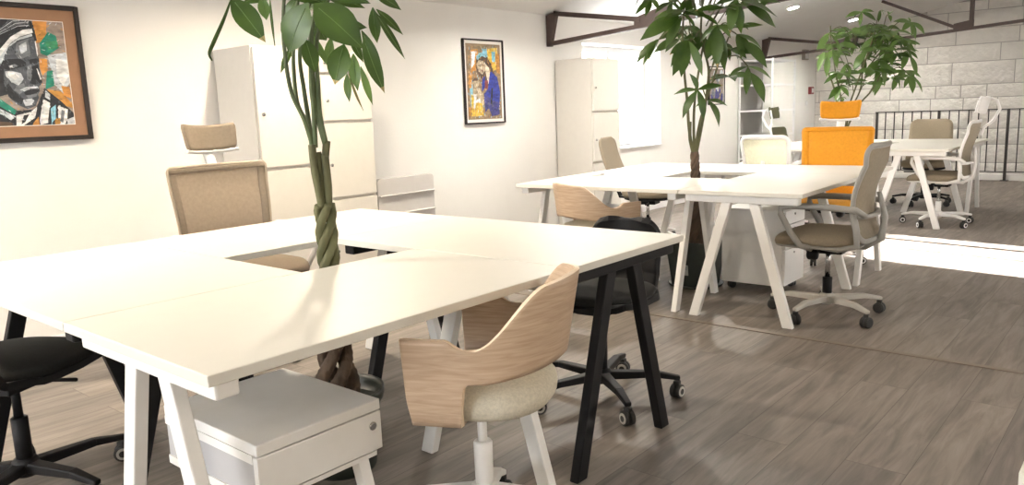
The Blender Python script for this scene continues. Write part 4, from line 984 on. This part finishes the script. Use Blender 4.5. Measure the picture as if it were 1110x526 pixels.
cl((372,140), [(462,215),(430,190),(400,225),(360,200),(330,180)], .11, -.08, (320,200))
cl((312,245), [(252,308),(292,392),(332,355),(358,312),(262,232),(345,262)], .10, -.1, (300,260))
cl((428,205), [(466,312),(402,288),(388,245),(445,250),(470,240)], .11, .05, (330,210))
cl((438,308), [(412,360),(448,382),(488,378),(385,322),(470,330)], .085, .0, (350,290))
cl((153,350), [(102,408),(132,412),(188,395),(192,362)], .075, -.05, (205,330))
cl((178,260), [(148,332),(196,304),(138,258),(205,260)], .07, .0, (215,280))
cl((250,238), [(208,290),(246,302),(222,240),(285,250)], .08, .05, (230,250))
cl((318,42), [(308,92),(328,60),(340,50)], .06, .1, (300,100))
cl((350,60), [(372,45),(340,45),(360,90)], .03, .1, (330,110))
cl((375,310), [(365,370),(395,365),(410,320),(345,330)], .085, .08, (340,280))
cl((310,310), [(285,380),(330,330),(300,312)], .085, .05, (300,280))
cl((270,170), [(235,235),(265,250),(300,225),(225,190)], .10, .12, (280,200))
cl((350,190), [(330,260),(365,270),(400,240),(310,230)], .11, .12, (320,210))
cl((155,395), [(140,420),(165,418),(180,405)], .05, .05, (180,380))
cl((205,170), [(165,215),(200,225),(235,200),(160,180)], .095, .15, (210,180))
def reg3(r):
    a, k = r.uniform(0,2*PI), math.sqrt(r.random()); return 941+48*k*math.cos(a), 62+36*k*math.sin(a)
fill(34, reg3, .20, -.25, .3)
st.build('stem', M['bark'], root); fo.build('foliage', [M['leafpale'], M['leaf'], M['leaftip']], root, fix=False)

# ------------------------------------------------------------------ light
w = bpy.data.worlds.new('sky'); scene.world = w; w.use_nodes = True
bg = w.node_tree.nodes['Background']; bg.inputs['Color'].default_value = (.96,.975,1,1); bg.inputs['Strength'].default_value = 15
sun = bpy.data.lights.new('sun', 'SUN'); sun.energy = 150; sun.angle = math.radians(.6); sun.color = (1,.96,.92)
so = bpy.data.objects.new('sun', sun); COL.objects.link(so); so.location = (5,-9,4)
so.rotation_euler = Vector((.17,1,-.33)).to_track_quat('-Z','Y').to_euler()
scene.view_settings.view_transform = 'Standard'
try: scene.view_settings.look = 'None'
except Exception: pass
scene.view_settings.gamma = 1; scene.view_settings.use_curve_mapping = False
scene.view_settings.exposure = 0.30
scene.cycles.max_bounces = 8; scene.cycles.diffuse_bounces = 5; scene.cycles.sample_clamp_indirect = 6
scene.cycles.use_denoising = True
